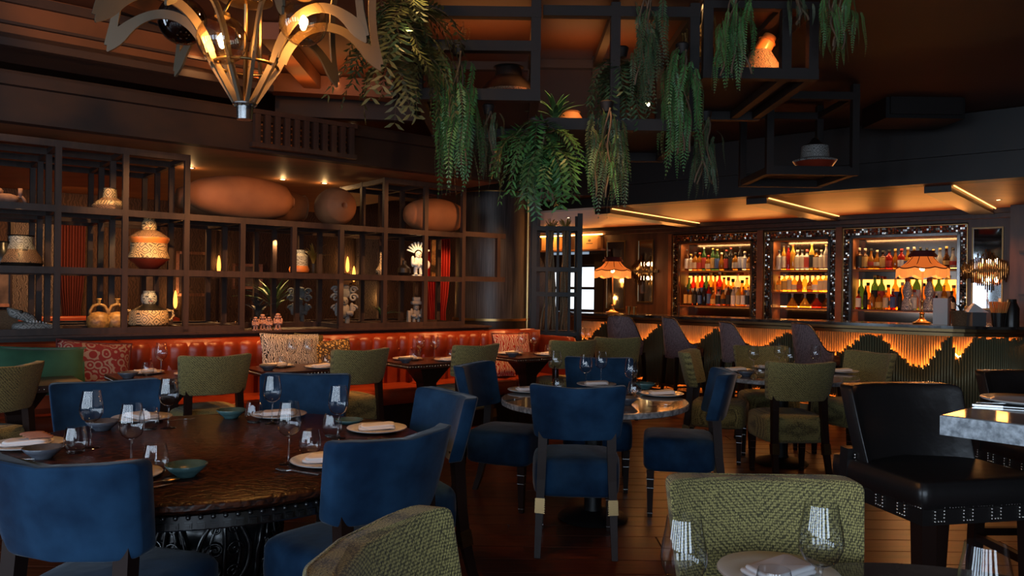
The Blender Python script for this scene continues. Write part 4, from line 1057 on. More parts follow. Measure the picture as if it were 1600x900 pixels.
q = G(); q.lathe([(0, 0), (.06, 0), (.075, .15), (.068, .15), (.055, .01), (0, .01)], 20); part(q, 'cup', 'pot_black', o, True)
q = G()
for i in range(60): a = i * 2.4; r = .055 * (i / 60) ** .5; q.bar((r * .7 * math.cos(a), r * .7 * math.sin(a), .03), (r * 1.9 * math.cos(a), r * 1.9 * math.sin(a), .27), .006, .006)
tag(part(q, 'straws', 'straw', o), kind='stuff')
o = on_bar(1581, .30, 'black_bottle', 'tall dark round container at the very right end of the bar', 'container')
q = G(); q.lathe([(0, 0), (.075, 0), (.075, .20), (.05, .26), (.045, .30), (0, .30)], 20); part(q, 'body', 'pot_black', o, True)
for i, (px, lab) in enumerate(((983, 'left'), (991, 'right'))):
    o = on_bar(px, .22, 'gold_cup', lab + ' of two small gold-lit cups on the bar beside the left lamp', 'cup', 'gold cups on the bar')
    q = G(); q.lathe([(0, 0), (.03, 0), (.045, .11), (.041, .11), (.027, .01), (0, .01)], 16); part(q, 'cup', 'brass', o, True)
# ================================================================== BACK-BAR CABINETS
def cloc(t, s, z): return (t, s, z)
class Cab: pass
def cabinet(which, o0, o1, i0, i1, shelves):
    o = thing('bottle_cabinet', which + ' bottle cabinet behind the bar, framed in mirror mosaic', 'cabinet', tuple(BB), BA, 'bottle cabinets behind the bar')
    a0, a1, b0, b1 = bt(o0, WS), bt(o1, WS), bt(i0, WS), bt(i1, WS); zt, zi, zb = 2.42, 2.27, .98
    b0, b1 = a0 + .125, a1 - .125
    rr = random.Random(int(o0)); q = G()
    def tiles(x0, x1, z0, z1, sz=.028):
        nx, nz = max(1, round((x1 - x0) / sz)), max(1, round((z1 - z0) / sz))
        for i in range(nx):
            for j in range(nz):
                c = V((x0 + (i + .5) * (x1 - x0) / nx, WS - .035, z0 + (j + .5) * (z1 - z0) / nz)); tx, tz = rr.uniform(-.22, .22), rr.uniform(-.22, .22)
                h = .42 * (x1 - x0) / nx; k = .42 * (z1 - z0) / nz
                q.add([c + V((sx * h, sx * h * tx + sz_ * k * tz, sz_ * k)) for sx, sz_ in ((-1, -1), (1, -1), (1, 1), (-1, 1))], [(0, 1, 2, 3)], rr.choice((0, 0, 1)))
    tiles(a0 + .008, b0 - .04, zb, zi + .04); tiles(b1 + .04, a1 - .008, zb, zi + .04); tiles(a0 + .008, a1 - .008, zi + .045, zt - .01)
    tag(part(q, 'mosaic_tiles', ['mosaic', 'mirror_old'], o), kind='stuff')
    q = G()
    for x0, x1, z0, z1 in ((a0, b0, zb, zt), (b1, a1, zb, zt), (b0, b1, zi, zt)): q.box(((x0 + x1) / 2, WS - .012, (z0 + z1) / 2), (x1 - x0, .03, z1 - z0))
    part(q, 'surround', 'black_metal', o)
    for x0, x1, z0, z1 in ((b0 - .035, b0, zb, zi + .035), (b1, b1 + .035, zb, zi + .035), (b0 - .035, b1 + .035, zi, zi + .035), (a0, a0 + .008, zb, zt), (a1 - .008, a1, zb, zt), (a0, a1, zt - .008, zt)):
        q = G(); q.box(((x0 + x1) / 2, WS - .045, (z0 + z1) / 2), (x1 - x0, .02, z1 - z0)); part(q, 'bevelled_strip', 'mirror_old' if x1 - x0 > .01 and z1 - z0 > .01 else 'brass', o)
    q = G(); q.box(((b0 + b1) / 2, WS + .30, (zb + zi) / 2), (b1 - b0, .02, zi - zb)); part(q, 'mirror_back', 'mirror_dark', o)
    for x in (b0, b1): q = G(); q.box((x, WS + .14, (zb + zi) / 2), (.02, .32, zi - zb)); part(q, 'side_panel', 'bar_soffit', o)
    q = G(); q.box(((b0 + b1) / 2, WS + .14, zi + .01), (b1 - b0, .32, .02)); part(q, 'top_panel', 'soffit_gold', o)
    light('AREA', 'cabinet_light', tuple(world((b0 + b1) / 2, WS + .02, zi - .01)), 4.5, (1, .58, .24), tuple(world((b0 + b1) / 2, WS + .12, 1.5)), b1 - b0 - .1, .04)
    light('AREA', 'counter_glow', tuple(world((b0 + b1) / 2, WS + .12, 1.18)), 1.3, (1, .42, .10), tuple(world((b0 + b1) / 2, WS + .16, .9)), b1 - b0 - .1, .04)
    for z in shelves:
        q = G(); q.box(((b0 + b1) / 2, WS + .13, z - .012), (b1 - b0 - .02, .30, .022)); sf = part(q, 'shelf', 'bar_soffit', o)
        q = G(); q.box(((b0 + b1) / 2, WS + .265, z + .012), (b1 - b0 - .06, .012, .012)); part(q, 'light_strip', 'led_amber', sf)
    return b0, b1, o
CB = [cabinet('left', 1053, 1185, 1060, 1174, (1.81, 1.21)), cabinet('middle', 1195.5, 1307.5, 1207, 1294, (1.81, 1.46, 1.21)), cabinet('right', 1318, 1512, 1332, 1494, (1.81, 1.21))]
for i, (zl, zh) in enumerate(((1.225, 1.72), (1.475, 1.72), (1.225, 1.66))):
    b0, b1, o = CB[i]; q = G(); q.box(((b0 + b1) / 2, WS + .285, (zl + zh) / 2), (b1 - b0 - .03, .006, zh - zl)); part(q, 'backlit_panel', 'back_lit', o)
# ---- bottles
GL = {'amber': (.62, .24, .03), 'brown': (.16, .05, .012), 'green': (.06, .16, .05), 'clear': (.78, .76, .70), 'yellow': (.88, .60, .10), 'red': (.55, .03, .02), 'dark': (.02, .018, .02), 'golden': (.80, .42, .06)}
for k, c in GL.items(): bottle_glass('bottle_' + k, c, .25 if k == 'dark' else .62)
LB_ = {'cream': (.62, .52, .36), 'white': (.7, .68, .64), 'red': (.45, .05, .03), 'black': (.02, .02, .02), 'gold': (.6, .36, .1), 'blue': (.07, .13, .32)}
for k, c in LB_.items(): mat('paper_' + k, c, .7)
SHP = {'tall': [(0, 0), (.034, 0), (.036, .01), (.036, .20), (.030, .225), (.014, .255), (.0125, .30), (.014, .302), (.014, .32), (0, .32)],
       'squat': [(0, 0), (.046, 0), (.048, .01), (.048, .13), (.040, .165), (.016, .19), (.014, .22), (.018, .222), (.018, .25), (0, .25)],
       'round': [(0, 0), (.035, 0), (.044, .03), (.046, .08), (.038, .13), (.018, .17), (.014, .23), (.016, .232), (.016, .26), (0, .26)],
       'square': [(0, 0), (.045, 0), (.046, .01), (.046, .17), (.042, .185), (.016, .20), (.015, .235), (.020, .237), (.020, .27), (0, .27)],
       'slim': [(0, 0), (.027, 0), (.028, .01), (.028, .22), (.013, .27), (.012, .31), (.0135, .312), (.0135, .335), (0, .335)]}
BME = {}
def bottle_me(shape, glass, lab, cap):
    k = (shape, glass, lab, cap)
    if k in BME: return BME[k]
    pr = SHP[shape]; n = 4 if shape == 'square' else 12; q = G()
    q.lathe(pr, n, ms=[0] * (len(pr) - 4) + [1, 1, 1]); 
    if lab:
        r = max(p[0] for p in pr) * 1.03; h = [p[1] for p in pr if p[0] > .9 * max(p_[0] for p_ in pr)]; z0, z1 = h[0] + .03, max(h) - .02
        if shape == 'round': z0, z1 = .045, .095
        q.shell([(r, z0), (r, z1)], n, mi=2)
    if n == 4: q.xf(Matrix.Rotation(PI / 4, 4, 'Z'))
    BME[k] = q.mesh('bottle', ['bottle_' + glass, 'paper_' + cap, 'paper_' + (lab or 'cream')], 'all'); return BME[k]
def row(ci, shelf, z, s, n, pool, rowname, sc=1.0, skip=()):
    b0, b1, _ = CB[ci]; cab_ = ('left', 'middle', 'right')[ci]; rr = random.Random(ci * 100 + int(z * 50) + int(s * 1000)); cnt = 0
    for i in range(n):
        f = (i + .5) / n
        if any(a < f < b for a, b in skip): continue
        glass, shape = rr.choice(pool(f)); lab = rr.choice(('cream', 'white', 'cream', 'gold', 'red', 'black', 'blue', None)); cap = rr.choice(('black', 'gold', 'red', 'black', 'cream'))
        x = b0 + .03 + (b1 - b0 - .06) * f; p = world(x, WS + s, z)
        o = obj('bottle', bottle_me(shape, glass, lab, cap), loc=tuple(p), rot=(0, 0, BA + rr.uniform(-.3, .3))); o.scale = (sc * rr.uniform(.95, 1.08),) * 2 + (sc * rr.uniform(.92, 1.12),)
        lw = {'paper_': ''}.get(lab, (' with ' + lab + ' label') if lab else ' without label')
        tag(o, '%s %s bottle%s, %s from left%s, %s shelf, %s cabinet' % (glass, shape, lw, ORD[cnt], rowname, shelf, cab_), 'bottle', 'bottles on the %s shelf of the %s cabinet' % (shelf, cab_)); cnt += 1
dk = [('brown', 'round'), ('amber', 'squat'), ('brown', 'tall'), ('clear', 'square'), ('dark', 'tall'), ('amber', 'round'), ('green', 'tall'), ('red', 'squat')]
br = [('golden', 'square'), ('yellow', 'tall'), ('golden', 'squat'), ('amber', 'tall'), ('clear', 'tall'), ('yellow', 'round')]
row(0, 'upper', 1.81, .09, 15, lambda f: dk if f < .6 else dk + [('amber', 'square'), ('clear', 'tall')], '', 1.12)
row(0, 'lower', 1.21, .06, 14, lambda f: [('dark', 'tall'), ('brown', 'tall'), ('brown', 'slim'), ('red', 'tall')] if f < .4 else ([('brown', 'tall'), ('clear', 'square'), ('amber', 'squat')] if f < .7 else br), ', front row', 1.05)
row(0, 'lower', 1.21, .19, 15, lambda f: [('amber', 'tall'), ('red', 'tall'), ('golden', 'tall'), ('green', 'tall')] if f < .6 else br, ', back row', 1.62)
row(1, 'upper', 1.81, .09, 11, lambda f: [('yellow', 'tall'), ('red', 'slim'), ('clear', 'square'), ('clear', 'tall'), ('golden', 'tall'), ('amber', 'square')], '', 1.15)
row(1, 'middle', 1.46, .10, 10, lambda f: [('yellow', 'square'), ('golden', 'squat'), ('golden', 'square'), ('brown', 'round'), ('yellow', 'squat')], '', 1.05)
row(2, 'upper', 1.81, .09, 16, lambda f: [('dark', 'tall'), ('brown', 'square'), ('red', 'squat'), ('clear', 'round'), ('amber', 'round')] if f < .5 else [('clear', 'round'), ('golden', 'round'), ('green', 'round'), ('brown', 'round')], '', 1.1)
row(2, 'lower', 1.21, .06, 14, lambda f: [('golden', 'square'), ('amber', 'squat'), ('clear', 'square'), ('red', 'square'), ('dark', 'slim')] if f < .5 else [('dark', 'squat'), ('clear', 'square'), ('amber', 'tall')], ', front row', 1.05, ((.51, .60), (.72, .81)))
row(2, 'lower', 1.21, .19, 14, lambda f: [('green', 'tall'), ('golden', 'tall'), ('yellow', 'tall'), ('amber', 'round')], ', back row', 1.5)
DEC = [(0, 0), (.075, 0), (.085, .012), (.07, .06), (.035, .115), (.015, .16), (.013, .20), (.022, .215), (.022, .22), (.008, .23), (.012, .25), (0, .26)]
for i, (f, c) in enumerate(((.34, 'amber'), (.57, 'golden'), (.78, 'red'), (.95, 'brown'))):
    b0, b1, _ = CB[1]; p = world(b0 + (b1 - b0) * f, WS + .06, 1.21); q = G(); q.lathe(DEC, 18, ms=[0] * 5 + [1] * 6)
    tag(obj('decanter', q.mesh('decanter', ['bottle_' + c, 'bottle_clear'], 'all'), loc=tuple(p)), 'cone-shaped glass decanter of %s liquor, %s from left in the middle cabinet' % (c, ORD[i]), 'decanter', 'cone decanters in the middle cabinet')
lines('blue_painted', (.66, .64, .66), (.05, .06, .12), 34, .10, .3, 'rings')
for px, d in ((1418, 'left'), (1452, 'right')):
    b0, b1, _ = CB[2]; p = world(bt(px, WS + .05), WS + .05, 1.21); q = G()
    q.lathe([(0, 0), (.085, 0), (.088, .02), (.072, .12), (.045, .19), (.062, .235), (.066, .28), (.05, .35), (.034, .40), (.03, .415), (.038, .43), (.03, .47), (0, .475)], 18, ms=[0] * 9 + [1] * 4)
    tag(obj('ceramic_bottle', q.mesh('ceramic_bottle', ['blue_painted', 'pot_red'], 'all'), loc=tuple(p)), d + ' large gourd-shaped white ceramic bottle painted blue, either side of the lamp pole' if False else d + ' of two large gourd-shaped painted ceramic bottles in the right cabinet', 'bottle', 'painted ceramic bottles')
# ================================================================== MIRRORS AND SCONCES
def wall_mirror(px0, px1, y0, y1, label):
    o = thing('wall_mirror', label, 'mirror', tuple(BB), BA, 'narrow wall mirrors beside the cabinets'); ta, z1 = wt(px0, y0); tb, z0 = wt(px1, y1)
    q = G(); q.box(((ta + tb) / 2, WS - .03, (z0 + z1) / 2), (tb - ta, .012, z1 - z0)); part(q, 'glass', 'mirror', o)
    for x in (ta, tb): q = G(); q.box((x, WS - .035, (z0 + z1) / 2), (.018, .03, z1 - z0 + .02)); part(q, 'frame_bar', 'dark_brass', o)
    for z in (z0, z1): q = G(); q.box(((ta + tb) / 2, WS - .035, z), (tb - ta, .03, .018)); part(q, 'frame_bar', 'dark_brass', o)
wall_mirror(950, 977, 378, 483, 'narrow tall mirror behind the left fringed lamp'); wall_mirror(999, 1021, 376, 472, 'narrow tall mirror behind the left rod sconce'); wall_mirror(1521, 1566, 357, 483, 'narrow tall mirror behind the right rod sconce')
srod = G(); srod.tube([(0, 0, -.5), (0, 0, .5)], .009, 6); srod = srod.mesh('sconce_rod', 'dark_brass', 'all')
def sconce(label, px, py, wd, ht):
    t, z = wt(px, py); o = thing('wall_sconce', label, 'wall light', tuple(world(t, WS - .05, z)), BA, 'bronze rod sconces'); rr = random.Random(px)
    q = G(); q.box((0, .01, 0), (wd * 1.05, .04, .05)); part(q, 'bracket', 'black_metal', o)
    for i in range(27):
        u = -1 + 2 * i / 26; h = ht * (1 - abs(u) ** 1.1) * .85 + .10 + rr.uniform(-.06, .08)
        obj('sconce_rod', srod, o, loc=(u * wd / 2, -.05 - .10 * math.sqrt(max(0, 1 - u * u)), rr.uniform(-.025, .025)), scale=(1, 1, h))
    for dx in (-.06, .10):
        for dz in (-.12, .13): q = G(); q.soft((dx, -.04, dz), (.022, .022, .075), 1, 1, 8, 6); part(q, 'candle_bulb', 'lamp_lens', o, 'all')
    for dz in (-.12, .13): p = world(t, WS - .12, z + dz); light('POINT', 'sconce_glow', tuple(p), 3.5, (1, .52, .2), size=.03)
sconce('diamond-shaped bronze rod sconce on the mirror left of the cabinets', 1010, 424, .50, .42); sconce('diamond-shaped bronze rod sconce on the mirror right of the cabinets', 1544, 423, .60, .46)
# ================================================================== WINDOW, CRATES AND RACK LEFT OF THE BAR
def win(px0, px1, y0, y1, n, cols, rows_):
    ta, z1 = wt(px0, y0); tb, z0 = wt(px1, y1); g = G(); fr = struct(g, 'window_%d' % n, 'black_metal') if False else None
    o = tag(obj('window_%d' % n, None), kind='structure'); o.location = tuple(BB); o.rotation_euler = (0, 0, BA)
    for i in range(cols):
        for j in range(rows_):
            x0, x1 = ta + (tb - ta) * i / cols, ta + (tb - ta) * (i + 1) / cols; a, b = z0 + (z1 - z0) * j / rows_, z0 + (z1 - z0) * (j + 1) / rows_
            q = G(); q.box(((x0 + x1) / 2, WS + .10, (a + b) / 2), (x1 - x0 - .04, .01, b - a - .04)); part(q, 'pane', 'sky_pane', o)
    for i in range(cols + 1): q = G(); q.box((ta + (tb - ta) * i / cols, WS + .08, (z0 + z1) / 2), (.06, .06, z1 - z0)); part(q, 'mullion', 'black_metal', o)
    for j in range(rows_ + 1): q = G(); q.box(((ta + tb) / 2, WS + .08, z0 + (z1 - z0) * j / rows_), (tb - ta, .06, .05)); part(q, 'transom', 'black_metal', o)
win(843, 930, 416, 486, 1, 3, 2)
wbox(0, 820, 843, 0, 2.5, -.02, .2, 'wall_wood'); wbox(0, 930, 944, 0, 2.13, -.04, .2, 'dark_wood'); wbox(0, 843, 930, 1.93, 2.13, .0, .2, 'bulkhead_black'); wbox(0, 843, 930, 0, 1.02, -.02, .2, 'wall_wood'); wbox(0, 843, 944, 2.2, 2.55, .22, .3, 'wall_wood')
ta, zs = wt(838, 392, .1); tb, _ = wt(944, 392, .1)
o = thing('crate_shelf', 'thin shelf glowing amber above the small window left of the bar', 'shelf', tuple(BB), BA)
q = G(); q.box(((ta + tb) / 2, WS - .02, zs - .015), (tb - ta, .34, .03)); part(q, 'board', 'bar_soffit', o)
q = G(); q.box(((ta + tb) / 2, WS - .17, zs + .27), (tb - ta, .03, .02)); part(q, 'light_strip', 'led_amber', o)
light('AREA', 'crate_glow', tuple(world((ta + tb) / 2, WS - .40, zs + .26)), 5, (1, .5, .15), tuple(world((ta + tb) / 2, WS, zs + .1)), 1.0, .05)
for px, lab in ((864, 'left'), (926, 'right')):
    t, _ = wt(px, 385, .05); o = thing('wine_crate', lab + ' pale wooden wine crate on the glowing shelf left of the bar', 'crate', tuple(world(t, WS - .06, zs + .001)), BA, 'wine crates'); wd = .40 if lab == 'left' else .36
    q = G(); q.box((0, 0, .125), (wd, .20, .25)); part(q, 'box', 'crate_lit', o)
    q = G(); q.soft((0, -.101, .16), (.07, .004, .05), 1, 1, 14, 6); q.box((0, -.101, .105), (.15, .004, .016)); tag(part(q, 'burnt_mark', 'stem_brown', o), kind='stuff')
D_R = 9.7; ra, rb = dp(834, 450, D_R), dp(905, 450, D_R); rk = thing('metal_rack', 'tall black metal rack with open bays holding dried bundles, right of the pillar', 'rack', (ra.x, ra.y, 0)); wR = rb.x - ra.x
for x in (0, wR):
    for y in (0, .38): q = G(); q.box((x, y, 1.2), (.062, .05, 2.4)); part(q, 'post', 'black_metal', rk)
for py in (357, 421, 460, 522):
    z = EYE + ray(870, py)[1] * D_R
    for y in (0, .38): q = G(); q.box((wR / 2, y, z), (wR, .04, .055)); part(q, 'rail', 'black_metal', rk)
    q = G(); q.box((0, .19, z), (.04, .38, .05)); q2 = part(q, 'side_rail', 'black_metal', rk); q = G(); q.box((wR, .19, z), (.04, .38, .05)); part(q, 'side_rail', 'black_metal', rk)
for i, fx in enumerate((.28, .52, .78)):
    z0, z1 = EYE + ray(870, 522)[1] * D_R, EYE + ray(870, 357)[1] * D_R; q = G(); q.box((wR * fx, 0, (z0 + z1) / 2), (.032, .03, z1 - z0)); part(q, 'upright', 'black_metal', rk)
strand = [G() for _ in range(3)]; rr = random.Random(11)
for q in strand:
    pts = []; ph = rr.uniform(0, 6)
    for i in range(13): v = i / 12; pts.append((.035 * v + .012 * math.sin(ph + v * 9) + .05 * max(0, v - .7) * 2, .012 * math.cos(ph + v * 11), -1.32 * v))
    q.tube(pts, .016, 5)
strand = [q.mesh('strand', 'rope', 'all') for q in strand]
for px, lab in ((861, 'left'), (884, 'right')):
    p = dp(px, 354, D_R + .19); o = thing('dried_bundle', lab + ' of two long tan dried rope-like bundles hanging in the black rack', 'dried plant', tuple(p), 0, 'dried bundles in the black rack')
    for i in range(16): obj('strand', strand[i % 3], o, loc=(rr.uniform(-.03, .03), rr.uniform(-.03, .03), 0), rot=(rr.uniform(-.03, .03), rr.uniform(-.03, .03), i * .8))
    q = G()
    for i in range(50): a = rr.uniform(0, 6.3); q.bar((0, 0, -.02), (rr.uniform(.02, .10) * math.cos(a), rr.uniform(.02, .10) * math.sin(a), rr.uniform(-.02, .10)), .006, .006)
    tag(part(q, 'dry_tuft', 'leaf_gold', o), kind='stuff')
p = dp(868, 380, D_R + .8); light('SPOT', 'rack_spot', (p.x, p.y - .1, 2.5), 110, (1, .52, .18), (p.x, p.y - .6, 1.4), .03, spot=70)
# ================================================================== POTTERY AND FIGURES ON THE LATTICE SHELF
def on_shelf(px, s_in, z): p = pl(px, 450, LB + N * s_in, N); return V((p.x, p.y, z))
BZB, BZA, SILL = ZB + .0265, ZA + .0265, 1.0175
def pot(name, label, cat, px, s_in, z, prof, mats, ms, n=36, extra=None, rot=0, group=None):
    p = on_shelf(px, s_in, z); o = thing(name, label, cat, tuple(p), rot, group); q = G(); q.lathe(prof, n, ms=ms); part(q, 'body', mats, o, True)
    if extra: extra(o)
    return o
def face_neck(z0, r, m='pot_cream'):
    def fn(o):
        q = G(); q.lathe([(r * .9, z0), (r * 1.15, z0 + r * .5), (r * 1.1, z0 + r * 1.3), (r * .8, z0 + r * 1.8), (r * .9, z0 + r * 2.0)], 20); nk = part(q, 'face_neck', m, o, True)
        q = G(); q.soft((0, -r * 1.12, z0 + r * .85), (r * .35, r * .4, r * .6), 1, 1, 10, 6); part(q, 'nose', m, nk, 'all')
        for s in (-1, 1): q = G(); q.soft((s * r * .45, -r * 1.02, z0 + r * 1.15), (r * .4, r * .15, r * .18), 1, 1, 10, 6); part(q, 'eye', 'pot_black', nk, 'all')
        q = G(); q.soft((0, -r * 1.08, z0 + r * .45), (r * .7, r * .15, r * .14), 1, 1, 10, 6); part(q, 'mouth', 'pot_red', nk, 'all')
    return fn
pot('painted_jar', 'large painted jar with orange shoulder, cream geometric band and red base on the middle shelf', 'jar', 232, .24, BZB,
    [(.05, 0), (.075, .005), (.168, .095), (.172, .105), (.150, .17), (.152, .235), (.168, .265), (.168, .285), (.10, .335), (.06, .355)], ['pot_red', 'pot_cream', 'pot_orange', 'pot_brown'], [0, 0, 3, 1, 1, 2, 2, 3, 3], extra=face_neck(.345, .055), rot=LA * .3)
def handles(r, z, m, k=.05):
    def fn(o):
        for s in (-1, 1):
            q = G(); q.tube([(s * (r - .01), 0, z + k), (s * (r + k * .8), 0, z + k * .8), (s * (r + k), 0, z), (s * (r + k * .6), 0, z - k * .7), (s * (r - .01), 0, z - k)], .012, 8); part(q, 'handle', m, o, 'all')
    return fn
def both(*f):
    def fn(o):
        for x in f: x(o)
    return fn
pot('painted_jar', 'handled jar with cream pattern and dark shoulder on the bottom shelf, glowing at its foot', 'jar', 233, .24, SILL,
    [(.07, 0), (.075, .004), (.15, .05), (.158, .06), (.165, .075), (.160, .16), (.15, .19), (.06, .235), (.05, .25)], ['pot_orange', 'pot_grey', 'pot_cream', 'pot_black'], [0, 0, 3, 2, 2, 2, 3, 3], extra=both(face_neck(.245, .058, 'pot_grey'), handles(.16, .14, 'pot_cream')), rot=LA)
pot('painted_jar', 'dark flared jar with fine brown line bands at the left end of the middle shelf', 'jar', 32, .24, BZB,
    [(.12, 0), (.15, .006), (.160, .03), (.145, .075), (.105, .14), (.082, .19), (.088, .245), (.10, .255), (.085, .255)], ['pot_black', 'pot_brown', 'pot_grey'], [0, 0, 1, 1, 2, 2, 0, 0])
pot('black_jar', 'small black jar cut by the left edge of the view on the middle shelf', 'jar', 3, .26, BZB, [(.05, 0), (.085, .02), (.09, .10), (.06, .15), (.05, .19), (.06, .20), (.05, .20)], ['pot_black'], [0] * 6)
pot('painted_jar', 'low dome jar with short patterned neck on the top shelf', 'jar', 170, .28, BZA, [(.13, 0), (.145, .01), (.14, .05), (.10, .09), (.058, .12), (.05, .20), (.055, .205), (.04, .205)], ['pot_brown', 'pot_cream'], [0, 0, 1, 0, 1, 0, 0])
def stirrup(o):
    q = G(); q.tube([(-.065, 0, .13), (-.07, 0, .18), (-.045, 0, .225), (0, 0, .24), (.045, 0, .225), (.07, 0, .18), (.065, 0, .13)], .013, 8); part(q, 'stirrup_handle', 'pot_gold', o, 'all')
    q = G(); q.lathe([(.013, .235), (.016, .275), (.024, .285), (.02, .29)], 14); part(q, 'spout', 'pot_gold', o, True)
for px, d in ((155, 'left'), (184, 'right')):
    pot('stirrup_vessel', d + ' of two rounded golden stirrup-spout vessels on the bottom shelf', 'vessel', px, .40, SILL, [(.055, 0), (.085, .03), (.098, .08), (.09, .13), (.05, .165), (.0, .175)], ['pot_gold'], [0] * 5, extra=stirrup, rot=LA, group='stirrup-spout vessels')
pot('glazed_jar', 'patterned jar with orange glazed foot on the middle shelf, right of the tall plant', 'jar', 467, .55, BZB, [(.06, 0), (.098, .02), (.105, .05), (.09, .085), (.088, .19), (.06, .215), (.062, .25), (.05, .25)], ['pot_orange', 'pot_grey'], [0, 0, 0, 1, 1, 1, 0])
pot('white_flask', 'slender white flask with round belly on the middle shelf', 'flask', 595, .30, BZB, [(.03, 0), (.055, .03), (.058, .06), (.03, .10), (.018, .14), (.015, .25), (.018, .255), (.01, .255)], ['pot_cream'], [0] * 7)
pot('dark_flask', 'small dark round flask on the middle shelf before the fan-headed figure', 'flask', 631, .30, BZB, [(.04, 0), (.075, .04), (.07, .09), (.025, .13), (.02, .17), (.026, .175), (.01, .175)], ['pot_black'], [0] * 6)
# reptile-head sculpture
p = on_shelf(55, .22, SILL); o = thing('reptile_sculpture', 'grey painted reptile-head sculpture with bared teeth on the bottom shelf', 'sculpture', tuple(p), LA)
q = G(); q.soft((.02, 0, .05), (.36, .18, .10), .5, .5, 24, 10, fn=lambda x, y, z: (x, y * (1 - .5 * (x > 0) * x / .18), z * (1 - .6 * (x > 0) * x / .18))); part(q, 'body', 'pot_grey', o, 'all')
q = G(); q.soft((-.09, 0, .15), (.20, .13, .09), .5, .5, 22, 10, fn=lambda x, y, z: (x - .25 * z, y, z + .35 * x * -1)); hd = part(q, 'head', 'pot_grey', o, 'all')
for i in range(7): q = G(); q.box((-.06 + i * .022, -.055, .118 - .006 * i), (.012, .014, .028), taper=.5); part(q, 'tooth', 'china', hd)
q = G(); q.ball((-.10, -.06, .185), .014, 10); part(q, 'eye', 'pot_black', hd, 'all'); q = G(); q.soft((.0, 0, .012), (.42, .22, .024), .4, .4, 22, 6); part(q, 'base', 'pot_black', o, 'all')
p = on_shelf(12, .26, BZA); o = thing('spouted_figurine', 'small orange clay animal figurine with a bent spout on the top shelf', 'figurine', tuple(p), LA)
q = G(); q.soft((-.03, 0, .045), (.20, .12, .09), .8, .8, 18, 8); part(q, 'body', 'clay_pink', o, 'all'); q = G(); q.ball((-.07, 0, .10), .035, 10); part(q, 'head', 'clay_pink', o, 'all')
q = G(); q.tube([(.05, 0, .06), (.085, 0, .075), (.105, 0, .05), (.12, 0, .01)], .014, 8); q.tube([(.08, 0, .07), (.078, 0, .14)], .016, 8); part(q, 'spout', 'clay_pink', o, 'all')
p = on_shelf(8, .45, SILL); o = thing('wicker_box', 'brown wicker box at the left end of the bottom shelf', 'box', tuple(p), LA)
q = G(); q.box((0, 0, .085), (.17, .17, .17)); part(q, 'box', 'wicker', o); q = G(); q.box((0, 0, .18), (.18, .18, .02)); part(q, 'lid', 'wicker', o)
# large clay jars lying on the upper board
def lying(label, px, s_in, prof, yaw, z=None, tilt=0, n=40, hole=True):
    r = max(a for a, b in prof); p = on_shelf(px, s_in, (z or BZA) + r); o = thing('clay_jar', label, 'jar', tuple(p), yaw, 'large clay jars lying on the shelf'); ln = prof[-1][1]
    q = G(); q.lathe(prof, n) if not hole else q.shell(prof, n)
    q.xf(Matrix.Rotation(PI / 2, 4, 'Y') @ Matrix.Translation((0, 0, -ln / 2))); part(q, 'body', 'terracotta', o, 'all')
    q = G(); q.shell([(prof[-1][0], ln), (prof[-1][0] * 1.12, ln + .008), (prof[-1][0] * .78, ln + .004), (prof[-1][0] * .72, ln - .07), (.001, ln - .075)], 24); q.xf(Matrix.Rotation(PI / 2, 4, 'Y') @ Matrix.Translation((0, 0, -ln / 2))); part(q, 'mouth_rim', 'terracotta', o, 'all')
    q = G()
    for s in (-1, 1): q.box((s * ln * .22, 0, -r + .02), (.05, .22, .05))
    return o
egg = lambda L_, R_, e=.08: [(.001, 0)] + [(R_ * max(.02, math.sin(PI * (.04 + .88 * i / 14)) ** .38), L_ * (i + .4) / 14.6) for i in range(14)] + [(e, L_)]
lying('long smooth clay jar lying across the upper board, closed rounded ends', 375, .16, egg(1.0, .205, .05), LA)
lying('second long clay jar behind the smooth one, its open cut end lit bright orange', 376, .62, egg(1.30, .205, .12), LA)
lying('round clay jar with a dark hole facing us on the upper board', 521, .26, egg(.50, .20, .035), -.95)
lying('dim clay jar with a side spout lying inside the right end of the lattice', 676, .30, egg(.72, .20, .05), LA - .1)
